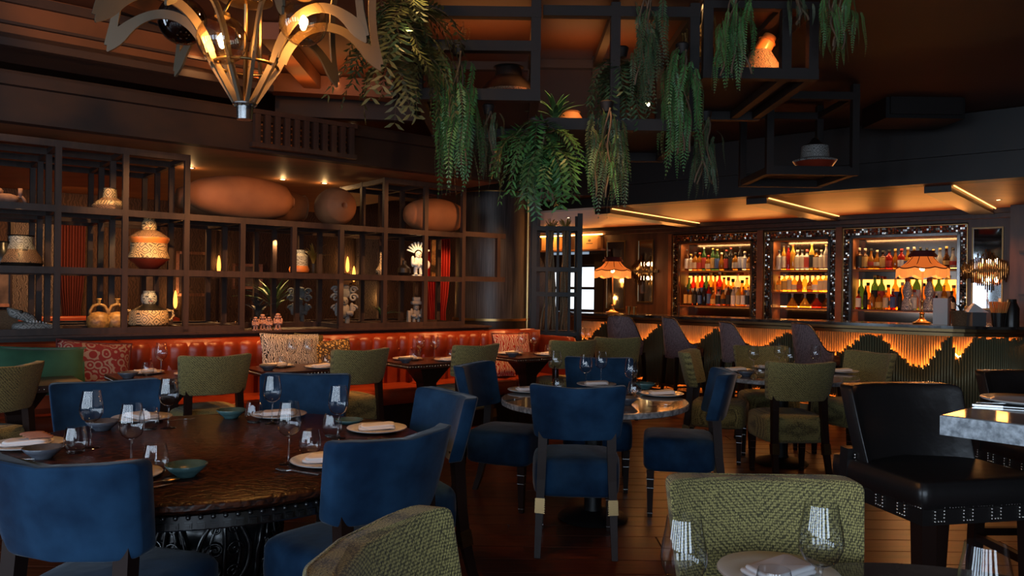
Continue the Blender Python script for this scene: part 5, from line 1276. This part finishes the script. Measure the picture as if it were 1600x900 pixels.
# ---- figures
def figure(label, px, s_in, z, h, m, kind, name='stone_figure', yaw=LA * .5):
    p = on_shelf(px, s_in, z); o = thing(name, label, 'figurine', tuple(p), yaw); k = h / .45
    q = G()
    def S(c, d, e=.8): q.soft([a * k for a in c], [a * k for a in d], e, e, 16, 8)
    S((0, 0, .012), (.16, .12, .026), .3)
    for s in (-1, 1): S((s * .035, -.005, .075), (.05, .06, .12)); S((s * .036, -.03, .03), (.05, .09, .03)); S((s * .075, -.02, .19), (.045, .055, .14)); S((s * .05, -.06, .155), (.075, .045, .045))
    S((0, 0, .175), (.125, .09, .15)); S((0, -.005, .275), (.085, .085, .10), 1)
    part(q, 'body', m, o, 'all')
    q = G(); S((0, -.052, .275), (.02, .03, .035), 1); [S((s * .021, -.045, .288), (.02, .014, .010), 1) for s in (-1, 1)]; S((0, -.047, .25), (.04, .012, .010), 1); tag(part(q, 'face', m, o, 'all'), kind='stuff')
    q = G()
    if kind == 'scroll':
        S((0, .01, .36), (.15, .08, .11)); S((0, .005, .42), (.11, .06, .05))
        for s in (-1, 1):
            for zz, rr_ in ((.31, .045), (.39, .04), (.20, .04)): q.tube([((s * .09 + rr_ * (1 - i / 20) * math.cos(i * .5) * s) * k, -.03 * k, (zz + rr_ * (1 - i / 20) * math.sin(i * .5)) * k) for i in range(18)], .012 * k, 6)
        part(q, 'headdress', m, o, 'all')
    elif kind == 'fan':
        for i in range(9): a = -1.25 + 2.5 * i / 8; q.bar((.05 * math.sin(a) * k, .02 * k, (.29 + .05 * math.cos(a)) * k), (.15 * math.sin(a) * k, .02 * k, (.29 + .15 * math.cos(a)) * k), .02 * k, .04 * k, (0, 1, 0))
        tag(part(q, 'fan_headdress', m, o), kind='stuff'); q = G(); q.soft((.085 * k, -.08 * k, .15 * k), (.10 * k, .02 * k, .12 * k), 1, 1, 18, 8); part(q, 'round_shield', m, o, 'all')
    elif kind == 'block':
        S((0, 0, .34), (.15, .13, .05), .2); S((0, 0, .39), (.11, .10, .07), .25); [S((s * .11, .0, .12), (.05, .1, .22), .3) for s in (-1, 1)]; part(q, 'stone_crown', m, o, 'all')
    elif kind == 'cap':
        S((0, .0, .33), (.095, .095, .06)); [S((s * .055, 0, .28), (.03, .04, .05)) for s in (-1, 1)]; part(q, 'cap', m, o, 'all')
    return o
figure('pale stone figure with scrolled headdress standing on the bottom shelf', 538, .10, SILL, .45, 'stone', 'scroll')
figure('brightly lit cream figure with fan headdress and round shield on the middle shelf', 653, .30, BZB, .40, 'clay_pink' if False else 'china', 'fan', 'lit_figure')
figure('blocky dark stone figure on the bottom shelf beside the red curtain', 651, .12, SILL, .34, 'stone', 'block')
figure('grey stone figure inside the recessed bay under the plant', 468, .75, SILL, .42, 'stone', 'scroll')
figure('small pinkish clay figurine standing on the sill', 435, -.02, SILL, .20, 'clay_pink', 'cap', 'clay_figurine')
for i, (px, d) in enumerate(((400, 'left'), (411, 'middle'), (421, 'right'))): figure(d + ' of three glowing clay figurines huddled on the sill', px, -.01 + .03 * (i == 1), SILL, .16 + .03 * (i == 1), 'clay_pink', 'cap', 'clay_figurine')
# ---- plants and vase behind the lattice
def blade_plant(label, p, n, ln, m, name='potted_palm', wd=.035, spread=1.0, pot_h=.12, seed=1, cat='plant'):
    o = thing(name, label, cat, tuple(p)); rr = random.Random(seed)
    q = G(); q.lathe([(0, 0), (.06, 0), (.075, pot_h), (.065, pot_h), (.05, .02), (0, .02)], 20); part(q, 'pot', 'pot_black', o, True)
    me = []
    for k in range(3):
        q = G(); b = .5 + .25 * k; q.strip([(ln * spread * math.sin(b * v) * v, 0, ln * (v * 1.05 - .55 * b * v * v)) for v in [i / 7 for i in range(8)]], [wd * .4, wd * .8, wd, wd, wd * .9, wd * .7, wd * .4, .003], (0, 1, 0), .002); me.append(q.mesh('leaf', m))
    for i in range(n): obj('leaf', me[i % 3], o, loc=(0, 0, pot_h * .9), rot=(0, rr.uniform(-.25, .15), i * 2.4 + rr.uniform(-.2, .2)), scale=rr.uniform(.8, 1.1))
    return o
blade_plant('spiky green palm lit yellow inside the recessed middle bay', on_shelf(428, .85, SILL), 26, .48, 'leaf_green', seed=2)
blade_plant('small yellow-lit leafy plant on the middle shelf beside the orange-footed jar', on_shelf(489, .75, BZB), 12, .28, 'leaf_gold', seed=5)
blade_plant('vase of dark leaves standing on the sill left of the palm', on_shelf(404, .30, SILL), 16, .26, 'leaf_dark', 'leaf_vase', .05, .8, .10, 3)
blade_plant('low dark plant on the bottom shelf right of the stone figure', on_shelf(598, .55, SILL), 14, .22, 'leaf_green', 'small_plant', .03, 1.1, .06, 4)
# ---- warm display lights inside the shelf
for px, s_in, z, e, tgt in ((236, -.16, 2.0, 8, (232, .24, 1.72)), (255, -.10, 1.50, 6, (236, .24, 1.12)), (178, .20, 1.50, 4.5, (172, .42, 1.1)), (172, .12, 2.50, 5, (170, .28, 2.1)), (28, -.1, 2.02, 4.5, (32, .24, 1.65)), (20, .1, 2.5, 4, (14, .26, 2.1)),
                            (652, .08, 2.0, 7, (654, .32, 1.7)), (430, .45, 1.9, 12, (430, .85, 1.3)), (405, -.12, 1.5, 3.5, (410, .0, 1.1)), (467, .35, 2.0, 5, (467, .6, 1.6)), (538, -.15, 1.52, 1.2, (538, .1, 1.2)), (594, .1, 2.0, 3, (595, .3, 1.6))):
    light('SPOT', 'shelf_spot', tuple(on_shelf(px, s_in, z)), e, (1, .58, .22), tuple(on_shelf(*tgt)), .02, spot=70)
# ================================================================== DINING ROOM BEHIND THE LATTICE
tq = lt(682, -2.6); p = L(tq, -2.6, 0)
o = thing('curtain', 'red pleated curtain gathered behind the right end of the lattice', 'curtain', tuple(p), LA)
q = G(); vs = []; fs = []
for i in range(61):
    x = -.22 + .44 * i / 60
    for j in range(9):
        z = .3 + 2.1 * j / 8; k = 1 - .35 * math.exp(-((z - 1.0) / .35) ** 2); vs.append((x * k, .05 * math.sin(i * .95), z))
for i in range(60):
    for j in range(8): a = i * 9 + j; fs.append((a, a + 9, a + 10, a + 1))
q.add(vs, fs); part(q, 'drape', 'curtain_red', o, 'all'); q = G(); q.tube([(-.4, 0, 2.42), (.4, 0, 2.42)], .015, 8); part(q, 'curtain_rod', 'dark_brass', o, 'all')
light('SPOT', 'curtain_spot', tuple(L(tq + .2, -1.9, 2.4)), 40, (1, .40, .14), tuple(L(tq, -2.6, 1.3)), .03, spot=60)
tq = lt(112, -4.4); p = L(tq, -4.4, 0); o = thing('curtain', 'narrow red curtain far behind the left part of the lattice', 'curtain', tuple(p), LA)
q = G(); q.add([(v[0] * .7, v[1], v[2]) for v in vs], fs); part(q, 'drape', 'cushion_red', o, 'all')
o = thing('rear_booth', 'orange leather booth bench seen through the left of the lattice', 'bench', tuple(L(lt(120, -3.6), -3.6, 0)), LA)
q = G(); q.soft((0, 0, .42), (2.6, .6, .2), .2, .1, 30, 8); part(q, 'seat', 'red_leather', o, 'all'); q = G(); q.soft((0, .32, .78), (2.6, .16, .5), .2, .1, 30, 8); part(q, 'backrest', 'red_leather', o, 'all'); q = G(); q.box((0, 0, .16), (2.5, .5, .32)); part(q, 'plinth', 'dark_wood', o)
light('AREA', 'rear_booth_glow', tuple(L(lt(120, -3.2), -3.1, 2.5)), 26, (1, .42, .12), tuple(L(lt(120, -3.6), -3.6, .6)), .5)
o = thing('rear_table', 'dark dining table set with glasses, seen through the lattice left of the clay figurines', 'table', tuple(L(lt(330, -2.9), -2.9, 0)), LA)
q = G(); q.box((0, 0, .73), (1.3, .7, .04)); part(q, 'tabletop', 'table_wood', o); q = G(); q.lathe([(.2, 0), (.06, .05), (.06, .66), (.2, .71)], 16); part(q, 'pedestal', 'chair_wood', o, True)
for k, u in enumerate((-.45, -.25, .05, .30)): wine('%s wine glass from the left on the rear table behind the lattice' % ORD[k], 0, 0, pos=L(lt(330, -2.9) + u, -2.9 - .05 * (k % 2), .75), group='glasses on the rear table')
# wall panels, frames and glowing uplights on the rear wall
RWN = V((-(RW1 - RW0).y, (RW1 - RW0).x, 0)).normalized()
def rear(px, py, off=.07): return pl(px, py, RW0 - RWN * off, RWN)
RA_ = math.atan2((RW1 - RW0).y, (RW1 - RW0).x)
def frame(label, px, py, wd, ht, m):
    p = rear(px, py, .09); o = thing('picture_frame', label, 'picture', tuple(p), RA_, 'framed pictures on the rear wall')
    q = G(); q.box((0, 0, 0), (wd, .01, ht)); part(q, 'picture', m, o)
    for dx, dz, a, b in ((-wd / 2, 0, .04, ht + .04), (wd / 2, 0, .04, ht + .04), (0, ht / 2, wd + .04, .04), (0, -ht / 2, wd + .04, .04)): q = G(); q.box((dx, -.01, dz), (a, .03, b)); part(q, 'moulding', 'clay_pink', o)
mat('photo_dim', (.22, .17, .14), .4, noise=(5, (.07, .055, .05), 4, (1, 1, 1)))
for px, py, wd, ht, d in ((12, 446, .55, .5, 'at far left'), (216, 440, .42, .42, 'behind the painted jars'), (386, 432, .42, .34, 'above the rear table'), (300, 428, .4, .6, 'in the shadow right of the painted jars')): frame('framed picture on the rear wall ' + d, px, py, wd, ht, 'photo_dim')
for i, (px, d) in enumerate(((52, 'grey figured wall panel behind the dark flared jar'), (190, 'brown figured wall panel behind the painted jar'), (312, 'figured wall panel left of the flame light'), (352, 'figured wall panel right of the flame light'), (574, 'silver figured wall panel behind the right of the lattice'))):
    p = rear(px, 430, .10); o = thing('wall_hanging', d, 'wall panel', (p.x, p.y, 1.5), RA_, 'figured fabric panels on the rear wall')
    q = G(); q.box((0, 0, 0), (.46, .03, 1.9)); part(q, 'cloth', 'wall_cloth' if i not in (0, 4) else 'damask', o)
    for s in (-1, 1): q = G(); q.box((s * .24, -.01, 0), (.025, .04, 1.94)); part(q, 'edge_strip', 'dark_wood', o)
for px, py, d in ((342, 415, 'behind the middle of the lattice'), (543, 415, 'behind the stone figure bay'), (553, 430, 'low behind the bay right of the stone figure'), (595, 470, 'behind the low dark plant'), (274, 470, 'behind the handled jar')):
    p = rear(px, py, .16); o = thing('flame_light', 'small upright amber wall light glowing ' + d, 'wall light', tuple(p), RA_, 'amber wall lights in the rear room')
    q = G(); q.soft((0, 0, .02), (.055, .055, .26), 1, 1, 12, 8, fn=lambda x, y, z: (x * (1 - z * 2.5), y * (1 - z * 2.5), z)); part(q, 'glow', 'flame_glow', o, 'all'); q = G(); q.box((0, .03, -.14), (.07, .09, .03)); part(q, 'bracket', 'dark_brass', o)
    light('POINT', 'wall_glow', (p.x, p.y, p.z + .05), 3.0, (1, .48, .14), size=.05)
# ================================================================== CHANDELIER
CX, CYY = -1.14, 3.27
cz = lambda py: EYE + ray(379, py)[1] * CYY
ch = thing('chandelier', 'large bronze chandelier of arching cut-metal ribs holding glass globes', 'ceiling light', (CX, CYY, 0))
z0, zr = cz(187), cz(104)
g = G(); g.lathe([(.0, z0), (.032, z0), (.034, z0 + .055), (.05, z0 + .062), (.05, z0 + .068), (0, z0 + .07)], 24); part(g, 'collar', 'steel', ch, True)
g = G(); pts = [(.132 * math.cos(2 * PI * i / 40), .132 * math.sin(2 * PI * i / 40), zr) for i in range(41)]; g.tube(pts, .007, 6); part(g, 'ring', 'dark_brass', ch, 'all')
g = G(); g.tube([(0, 0, z0 + .05), (0, 0, CZ)], .009, 10); part(g, 'rod', 'dark_brass', ch, 'all')
g = G(); g.lathe([(0, 2.62), (.05, 2.62), (.11, 2.635), (.10, 2.66), (0, 2.67)], 24); part(g, 'hub', 'dark_brass', ch, True)
def bez(pts, n=26):
    out = []
    for i in range(n + 1):
        t = i / n; q = [V(p) for p in pts]
        while len(q) > 1: q = [q[k].lerp(q[k + 1], t) for k in range(len(q) - 1)]
        out.append(q[0])
    return out
mat('rib_bronze', (.12, .088, .055), .5, .35)
rib = G()
rib.strip([(.030, 0, z0 + .06), (.132, 0, zr), (.155, 0, zr + .05)], .014, (0, 1, 0), .026)
arc = bez([(.148, 0, zr + .03), (.23, 0, zr + .27), (.44, 0, zr + .27), (.575, 0, zr + .05)])
rib.strip(arc, .010, (0, 1, 0), [.038] * 18 + [.040, .042, .046, .052, .058, .062, .056, .038, .006])
rib.strip(bez([(.563, 0, zr + .075), (.55, 0, zr + .18), (.50, 0, zr + .35), (.57, 0, zr + .55)], 14), .0095, (0, 1, 0), [.05, .046, .042, .038] + [.034] * 11)
rib.strip(bez([(.57, 0, zr + .52), (.40, 0, zr + .62), (.25, 0, zr + .55), (.03, 0, zr + .50)], 14), .010, (0, 1, 0), .030)
rib = rib.mesh('rib', 'rib_bronze')
for i in range(9): obj('rib', rib, ch, rot=(0, 0, 2 * PI * i / 9 + .38))
for px, py, r, D, m, e, d in ((285, 33, .105, 3.45, 'smoke_glass', 0, 0), (347, 62, .098, 3.12, 'clear_bulb', 30, 0), (474, 34, .098, 3.15, 'clear_bulb', 32, 0), (470, -40, .10, 3.6, 'clear_bulb', 30, 0), (400, -40, .10, 3.0, 'smoke_glass', 0, 0)):
    p = dp(px, py, D); lc = (p.x - CX, p.y - CYY, p.z)
    q = G(); q.soft((0, 0, 0), (2 * r, 2 * r, 2 * r), 1, 1, 28, 16); gl = obj('globe', q.mesh('globe', m, 'all'), ch, loc=lc)
    q = G(); q.lathe([(.012, r * .90), (.03, r * .93), (.03, r * 1.08), (0, r * 1.15)], 14); part(q, 'cap', 'dark_brass', gl, True)
    q = G(); q.tube([(0, 0, r), (-lc[0] * .5, -lc[1] * .5, r + .12), (-lc[0], -lc[1], max(r + .13, 2.66 - p.z))], .006, 6); part(q, 'arm', 'dark_brass', gl, 'all')
    q = G(); q.soft((0, 0, -.005), (.03, .03, .062), 1, 1, 10, 8); part(q, 'filament', 'filament' if e else 'steel', gl, 'all')
    if e: light('POINT', 'globe_light', (p.x, p.y, p.z), e, (1, .47, .13), size=.02)
# ================================================================== HANGING RACKS
def rack(label, px0, px1, ys, D0, D1, verts, name='hanging_rack', w_=.066, boards=()):
    a, b = dp(px0, 0, D0), dp(px1, 0, D0); o = thing(name, label, 'rack', (a.x, D0, 0), 0, 'dark wooden racks hung from the ceiling'); W = b.x - a.x; dD = D1 - D0
    zs = [EYE + ray((px0 + px1) / 2, y)[1] * D0 for y in ys]
    for z in zs:
        for d in (0, dD): q = G(); q.box((W / 2, d, z), (W + w_, w_, w_)); part(q, 'beam', 'rack_wood', o)
        for px in verts: x = dp(px, 0, D0).x - a.x; q = G(); q.box((x, dD / 2, z), (w_ * .86, dD - w_ * 1.02, w_ * .86)); part(q, 'cross_beam', 'rack_wood', o)
    for px in verts:
        for d in (0, dD): x = dp(px, 0, D0).x - a.x; q = G(); q.box((x, d, (zs[-1] + CZ) / 2), (w_ * .93, w_ * .93, CZ - zs[-1])); part(q, 'post', 'rack_wood', o)
    for i in boards: q = G(); q.box((W / 2, dD / 2, zs[i] + w_ / 2 + .008), (W, dD, .016)); part(q, 'board', 'rack_wood', o)
    return o, zs
r1, z1 = rack('left hanging rack holding trailing ferns and a dark pot, left of its long post', 655, 838, (20, 73, 150), 5.0, 6.2, (655, 838), boards=(2,))
r2, z2 = rack('middle hanging rack under the ceiling, behind the pale yellow plant', 857, 1085, (20, 197), 5.03, 6.2, (962, 1085), boards=(1,))
r3, z3 = rack('right hanging rack holding the tilted orange vessel', 1106, 1270, (8, 117), 5.01, 6.2, (1106, 1228, 1270), boards=(1,))
r4, z4 = rack('small hanging cage rack holding a dark red pot above the bar front', 1205, 1338, (150, 268), 6.9, 7.7, (1205, 1338), boards=(1,))
def hung_pot(label, px, D, z, prof, mats, ms, rot=(0, 0, 0), extra=None, name='painted_pot'):
    p = dp(px, 100, D); o = thing(name, label, 'pot', (p.x, D, z)); o.rotation_euler = rot; q = G(); q.lathe(prof, 32, ms=ms); part(q, 'body', mats, o, True)
    if extra: extra(o)
hung_pot('dark wide pot with red underside on the left hanging rack', 795, 5.5, z1[2] + .05, [(.08, 0), (.10, .005), (.20, .08), (.21, .095), (.16, .16), (.10, .21), (.09, .27), (.11, .28), (.09, .28)], ['pot_red', 'pot_black', 'pot_brown'], [0, 0, 2, 1, 1, 1, 1, 1])
hung_pot('brown patterned vessel with glowing orange base and tilted orange neck on the right hanging rack', 1188, 5.45, z3[1] + .05, [(.09, 0), (.10, .005), (.165, .065), (.168, .08), (.14, .12), (.085, .21), (.07, .24)], ['pot_orange', 'pot_brown'], [0, 0, 1, 1, 1, 1],
         extra=lambda o: (lambda q: part(q, 'neck', 'pot_orange', o, True))(G().lathe([(.06, 0), (.058, .09), (.065, .095), (.05, .10), (.045, .14)], 20).xf(Matrix.Translation((0, 0, .225)) @ Matrix.Rotation(.5, 4, 'Y'))))
hung_pot('dark red low pot with a grey patterned lid in the small cage rack', 1275, 7.3, z4[1] + .05, [(.10, 0), (.12, .005), (.19, .10), (.20, .115), (.13, .14), (.12, .25), (.06, .28), (.02, .33)], ['pot_red', 'pot_grey', 'pot_black'], [0, 0, 1, 1, 1, 2, 2])
hung_pot('plain brown clay jar glowing orange behind the spiky yellow-lit plant', 892, 6.0, z2[1] + .05, [(.07, 0), (.10, .02), (.11, .12), (.09, .22), (.07, .25), (.08, .26), (.06, .26)], ['terracotta'], [0] * 6)
p = dp(895, 150, 5.75); light('SPOT', 'rack_spot', (p.x + .25, 5.6, z2[1] + .50), 16, (1, .50, .16), (p.x - .05, 5.9, z2[1] + .12), .02, spot=80)
p = dp(1200, 90, 5.2); light('SPOT', 'rack_spot', (p.x + .18, 5.1, z3[1] + .34), 14, (1, .42, .12), (p.x - .02, 5.45, z3[1] + .08), .02, spot=90)
p = dp(830, 120, 5.2); light('SPOT', 'rack_spot', (p.x + .0, 5.25, z1[2] + .20), 1.5, (1, .4, .12), (p.x - .18, 5.5, z1[2] + .12), .02, spot=80)
# ================================================================== HANGING PLANTS
def frond_mesh(kind, m, seed):
    rr = random.Random(seed); q = G(); n = {'fern': 26, 'broad': 13, 'fine': 16}[kind]; pts = []
    for i in range(n + 1):
        v = i / n
        if kind == 'broad': pts.append(V((.62 * math.sin(1.3 * v), .05 * math.sin(3 * v), .28 * v - .95 * v * v)))
        else: pts.append(V((.16 * math.sin(2.2 * v) + .03 * math.sin(7 * v + seed), .03 * math.sin(5 * v + seed), .06 * v - 1.06 * v * v * .55 - .5 * v)))
    q.tube(pts, [.006 * (1 - .8 * i / n) for i in range(n + 1)], 4, mi=1)
    for i in range(1, n + 1):
        v = i / n; d = (pts[i] - pts[i - 1]).normalized(); sd = d.cross(V((0, 0, 1)) if abs(d.z) < .95 else V((1, 0, 0)))
        sd = (sd.normalized() + V((0, rr.uniform(-.2, .2), 0))).normalized()
        ln = {'fern': .095 * (math.sin(PI * min(1, .12 + v * .9)) ** .6), 'broad': .30 * (1 - .45 * v), 'fine': .07}[kind]; wd = {'fern': .030, 'broad': .058, 'fine': .034}[kind]
        for s in (-1, 1):
            t = (sd * s + d * .55 + V((0, 0, rr.uniform(-.25, .1)))).normalized(); w_ = d * wd; c = pts[i]; nn = t.cross(w_).normalized() * wd * .25
            q.add([c - w_ * .15, c + t * ln * .45 + w_ * .5 + nn, c + t * ln, c + t * ln * .45 - w_ * .5 + nn], [(0, 1, 2, 3)])
    return q.mesh('frond', [m, 'stem_brown'], 'all')
FR = {}
def fronds(kind, m):
    if (kind, m) not in FR: FR[(kind, m)] = [frond_mesh(kind, m, s) for s in range(3)]
    return FR[(kind, m)]
mat('leaf_fern', (.050, .165, .055), .45, noise=(9, (.085, .22, .05), 2, (1, 1, 1)))
mat('leaf_deep', (.040, .085, .040), .5, noise=(7, (.06, .105, .04), 2, (1, 1, 1)))
def hanging(label, px, y0, y1, wpx, D, kind, n, m, seed, name='hanging_fern', sprawl=.35, accents=()):
    top = dp(px, y0, D); bot = dp(px, y1, D); H = top.z - bot.z; W = wpx / F * D; o = thing(name, label, 'plant', tuple(top), 0, None); rr = random.Random(seed)
    q = G(); q.lathe([(0, -.02), (.03, -.02), (.045, .04), (.035, .05), (0, .05)], 12); part(q, 'basket', 'rack_wood', o, True)
    n = int(n * 1.7)
    for i in range(n):
        a = rr.uniform(0, 2 * PI); me = fronds(kind, accents[i % len(accents)] if accents and i % 4 == 3 else m)[i % 3]
        if kind == 'broad':
            f = rr.random(); s = min(W * .95, .62) * rr.uniform(.75, 1.1); loc = (rr.uniform(-W, W) * .22, rr.uniform(-.12, .12), -f * max(0, H - s * .75)); sc = (s, s, s)
            obj('frond', me, o, loc=loc, rot=(rr.uniform(-.3, .3), rr.uniform(-.2, .3), a), scale=sc)
        else:
            f = rr.random() ** .8; ln = H * rr.uniform(.38, .62); st = -(H - ln) * f; x = rr.uniform(-.5, .5) * W * .75
            obj('frond', me, o, loc=(x, rr.uniform(-.14, .14), st), rot=(rr.uniform(-.12, .12), rr.uniform(-.12, .12), a), scale=(ln * .9, ln * .9, ln))
    if kind != 'broad':
        q = G()
        for k in range(4):
            x = rr.uniform(-.35, .35) * W; q.tube([(x * v + .02 * math.sin(v * 8 + k), .05 * math.cos(k * 2 + v * 3), -H * .8 * v) for v in [i / 10 for i in range(11)]], .007, 5)
        tag(part(q, 'vines', 'stem_brown', o, 'all'), kind='stuff')
    return o
hanging('bushy olive-leaved plant hanging right of the chandelier', 622, -10, 190, 122, 4.75, 'broad', 34, 'leaf_olive', 1, 'hanging_plant', accents=('leaf_deep',))
hanging('long trailing fern with bright green tips hanging left of the pillar top', 716, 82, 305, 66, 4.9, 'fern', 30, 'leaf_fern', 2)
hanging('shorter trailing fern right beside the long one left of the pillar top', 763, 175, 292, 52, 5.1, 'fern', 16, 'leaf_deep', 3)
hanging('wide arching fern hanging straight above the pillar', 838, 196, 330, 104, 4.9, 'broad', 26, 'leaf_fern', 4, accents=('leaf_green',))
hanging('thin fern strand hanging low at the right side of the arching fern', 846, 205, 342, 60, 4.85, 'fern', 14, 'leaf_fern', 14)
hanging('long fern trailing down over the left end of the bar soffit, golden at its tip', 948, 170, 345, 62, 4.9, 'fern', 26, 'leaf_deep', 5, accents=('leaf_gold', 'leaf_fern'))
hanging('broad-leaved plant in the shadow left of the long ferns', 972, 85, 210, 84, 5.2, 'broad', 18, 'leaf_deep', 15, 'hanging_plant')
hanging('straight narrow fern hanging from the middle rack top', 1010, -10, 172, 56, 4.85, 'fern', 22, 'leaf_deep', 6)
hanging('straight narrow fern hanging beside the yellow flowering plant', 1066, 80, 278, 52, 4.9, 'fern', 24, 'leaf_fern', 7)
hanging('small thin fern hanging lowest over the bar soffit, right of the others', 1102, 185, 312, 44, 5.1, 'fern', 16, 'leaf_deep', 8)
hanging('yellow flowering plant of fine leaves glowing in the lamp light', 1098, 28, 92, 72, 5.2, 'fine', 34, 'leaf_gold', 9, 'flowering_plant')
hanging('fern with curly brown tendrils hanging before the right rack', 1146, -10, 150, 62, 4.8, 'fern', 20, 'leaf_fern', 10)
hanging('fern with three drooping fronds right of the right rack', 1306, -20, 100, 66, 4.7, 'fern', 16, 'leaf_fern', 11)
hanging('small fern tip hanging into view left of the drooping one', 1251, -30, 52, 36, 4.8, 'fern', 9, 'leaf_deep', 12)
hanging('sparse fine-leaved plant on top of the left hanging rack', 708, -4, 62, 60, 5.5, 'fine', 14, 'leaf_olive', 13, 'rack_plant')
blade_plant('spiky plant lit yellow-green on the middle hanging rack beside its long post', V((dp(868, 190, 5.5).x, 5.5, z2[1] + .05)), 20, .26, 'leaf_gold' if False else 'leaf_green', 'lit_plant', .035, 1.0, .05, 8)
for px, py, D, e, tx in ((868, 120, 5.3, 6, (868, 175, 5.5)), (1098, 8, 5.0, 9, (1100, 60, 5.2)), (640, 40, 4.5, 1.6, (642, 110, 4.7)), (945, 235, 4.5, 2.2, (940, 300, 4.9)), (660, -40, 4.4, 3, (640, 60, 4.75))):
    light('SPOT', 'plant_spot', tuple(dp(px, py, D)), e, (1, .68, .28), tuple(dp(*tx)), .02, spot=90)
for px, py, d in ((1012, 163, 'among the ferns over the bar'), ):
    p = dp(px, py, 5.6); o = thing('pin_light', 'tiny bright pin light ' + d, 'ceiling light', tuple(p)); q = G(); q.ball((0, 0, 0), .016, 10); part(q, 'bulb', 'lamp_lens', o, 'all'); q = G(); q.tube([(0, 0, .01), (0, 0, CZ - p.z)], .004, 5); part(q, 'cord', 'black_metal', o)
# dark loudspeaker box and stage-like shelf high on the right above the header
p = dp(1425, 150, 7.6); o = thing('loudspeaker', 'big black loudspeaker box hanging in the dark upper right', 'loudspeaker', tuple(p))
q = G(); q.box((0, 0, 0), (.75, .5, .55)); part(q, 'cabinet', 'black_metal', o); q = G(); q.box((0, -.26, 0), (.68, .03, .48)); part(q, 'grille', 'bulkhead_black', o); q = G(); q.bar((0, 0, .27), (0, 0, CZ - p.z), .04, .04); part(q, 'bracket', 'black_metal', o)
# ================================================================== CEILING SPOTS OVER THE TABLES (above the frame)
for p, aim, e, a in (((-.22, 3.15, 3.25), (-.66, 3.42, .75), 46, 26), ((-2.0, 3.4, 3.25), (-1.9, 3.6, .75), 10, 40), ((.5, 4.6, 3.25), (.6, 4.9, .75), 22, 44), ((2.3, 6.1, 3.25), (2.3, 6.5, .75), 26, 50),
                     ((-2.3, 5.6, 3.25), (-2.6, 6.1, .75), 24, 46), ((-1.4, 6.2, 3.25), (-1.6, 6.75, .75), 24, 46), ((-.5, 6.9, 3.25), (-.7, 7.4, .75), 24, 46), ((.2, 7.6, 3.25), (.2, 8.1, .75), 24, 46), ((1.1, 8.6, 3.25), (1.1, 9.1, .75), 20, 46), ((-3.35, 4.6, 3.25), (-3.42, 4.95, .5), 60, 30), ((4.6, 6.4, 3.25), (4.0, 7.2, 0), 30, 70), ((1.9, 4.0, 3.25), (1.8, 4.3, 0), 18, 60)):
    light('SPOT', 'ceiling_spot', p, e, (1, .50, .18), aim, .04, spot=a)
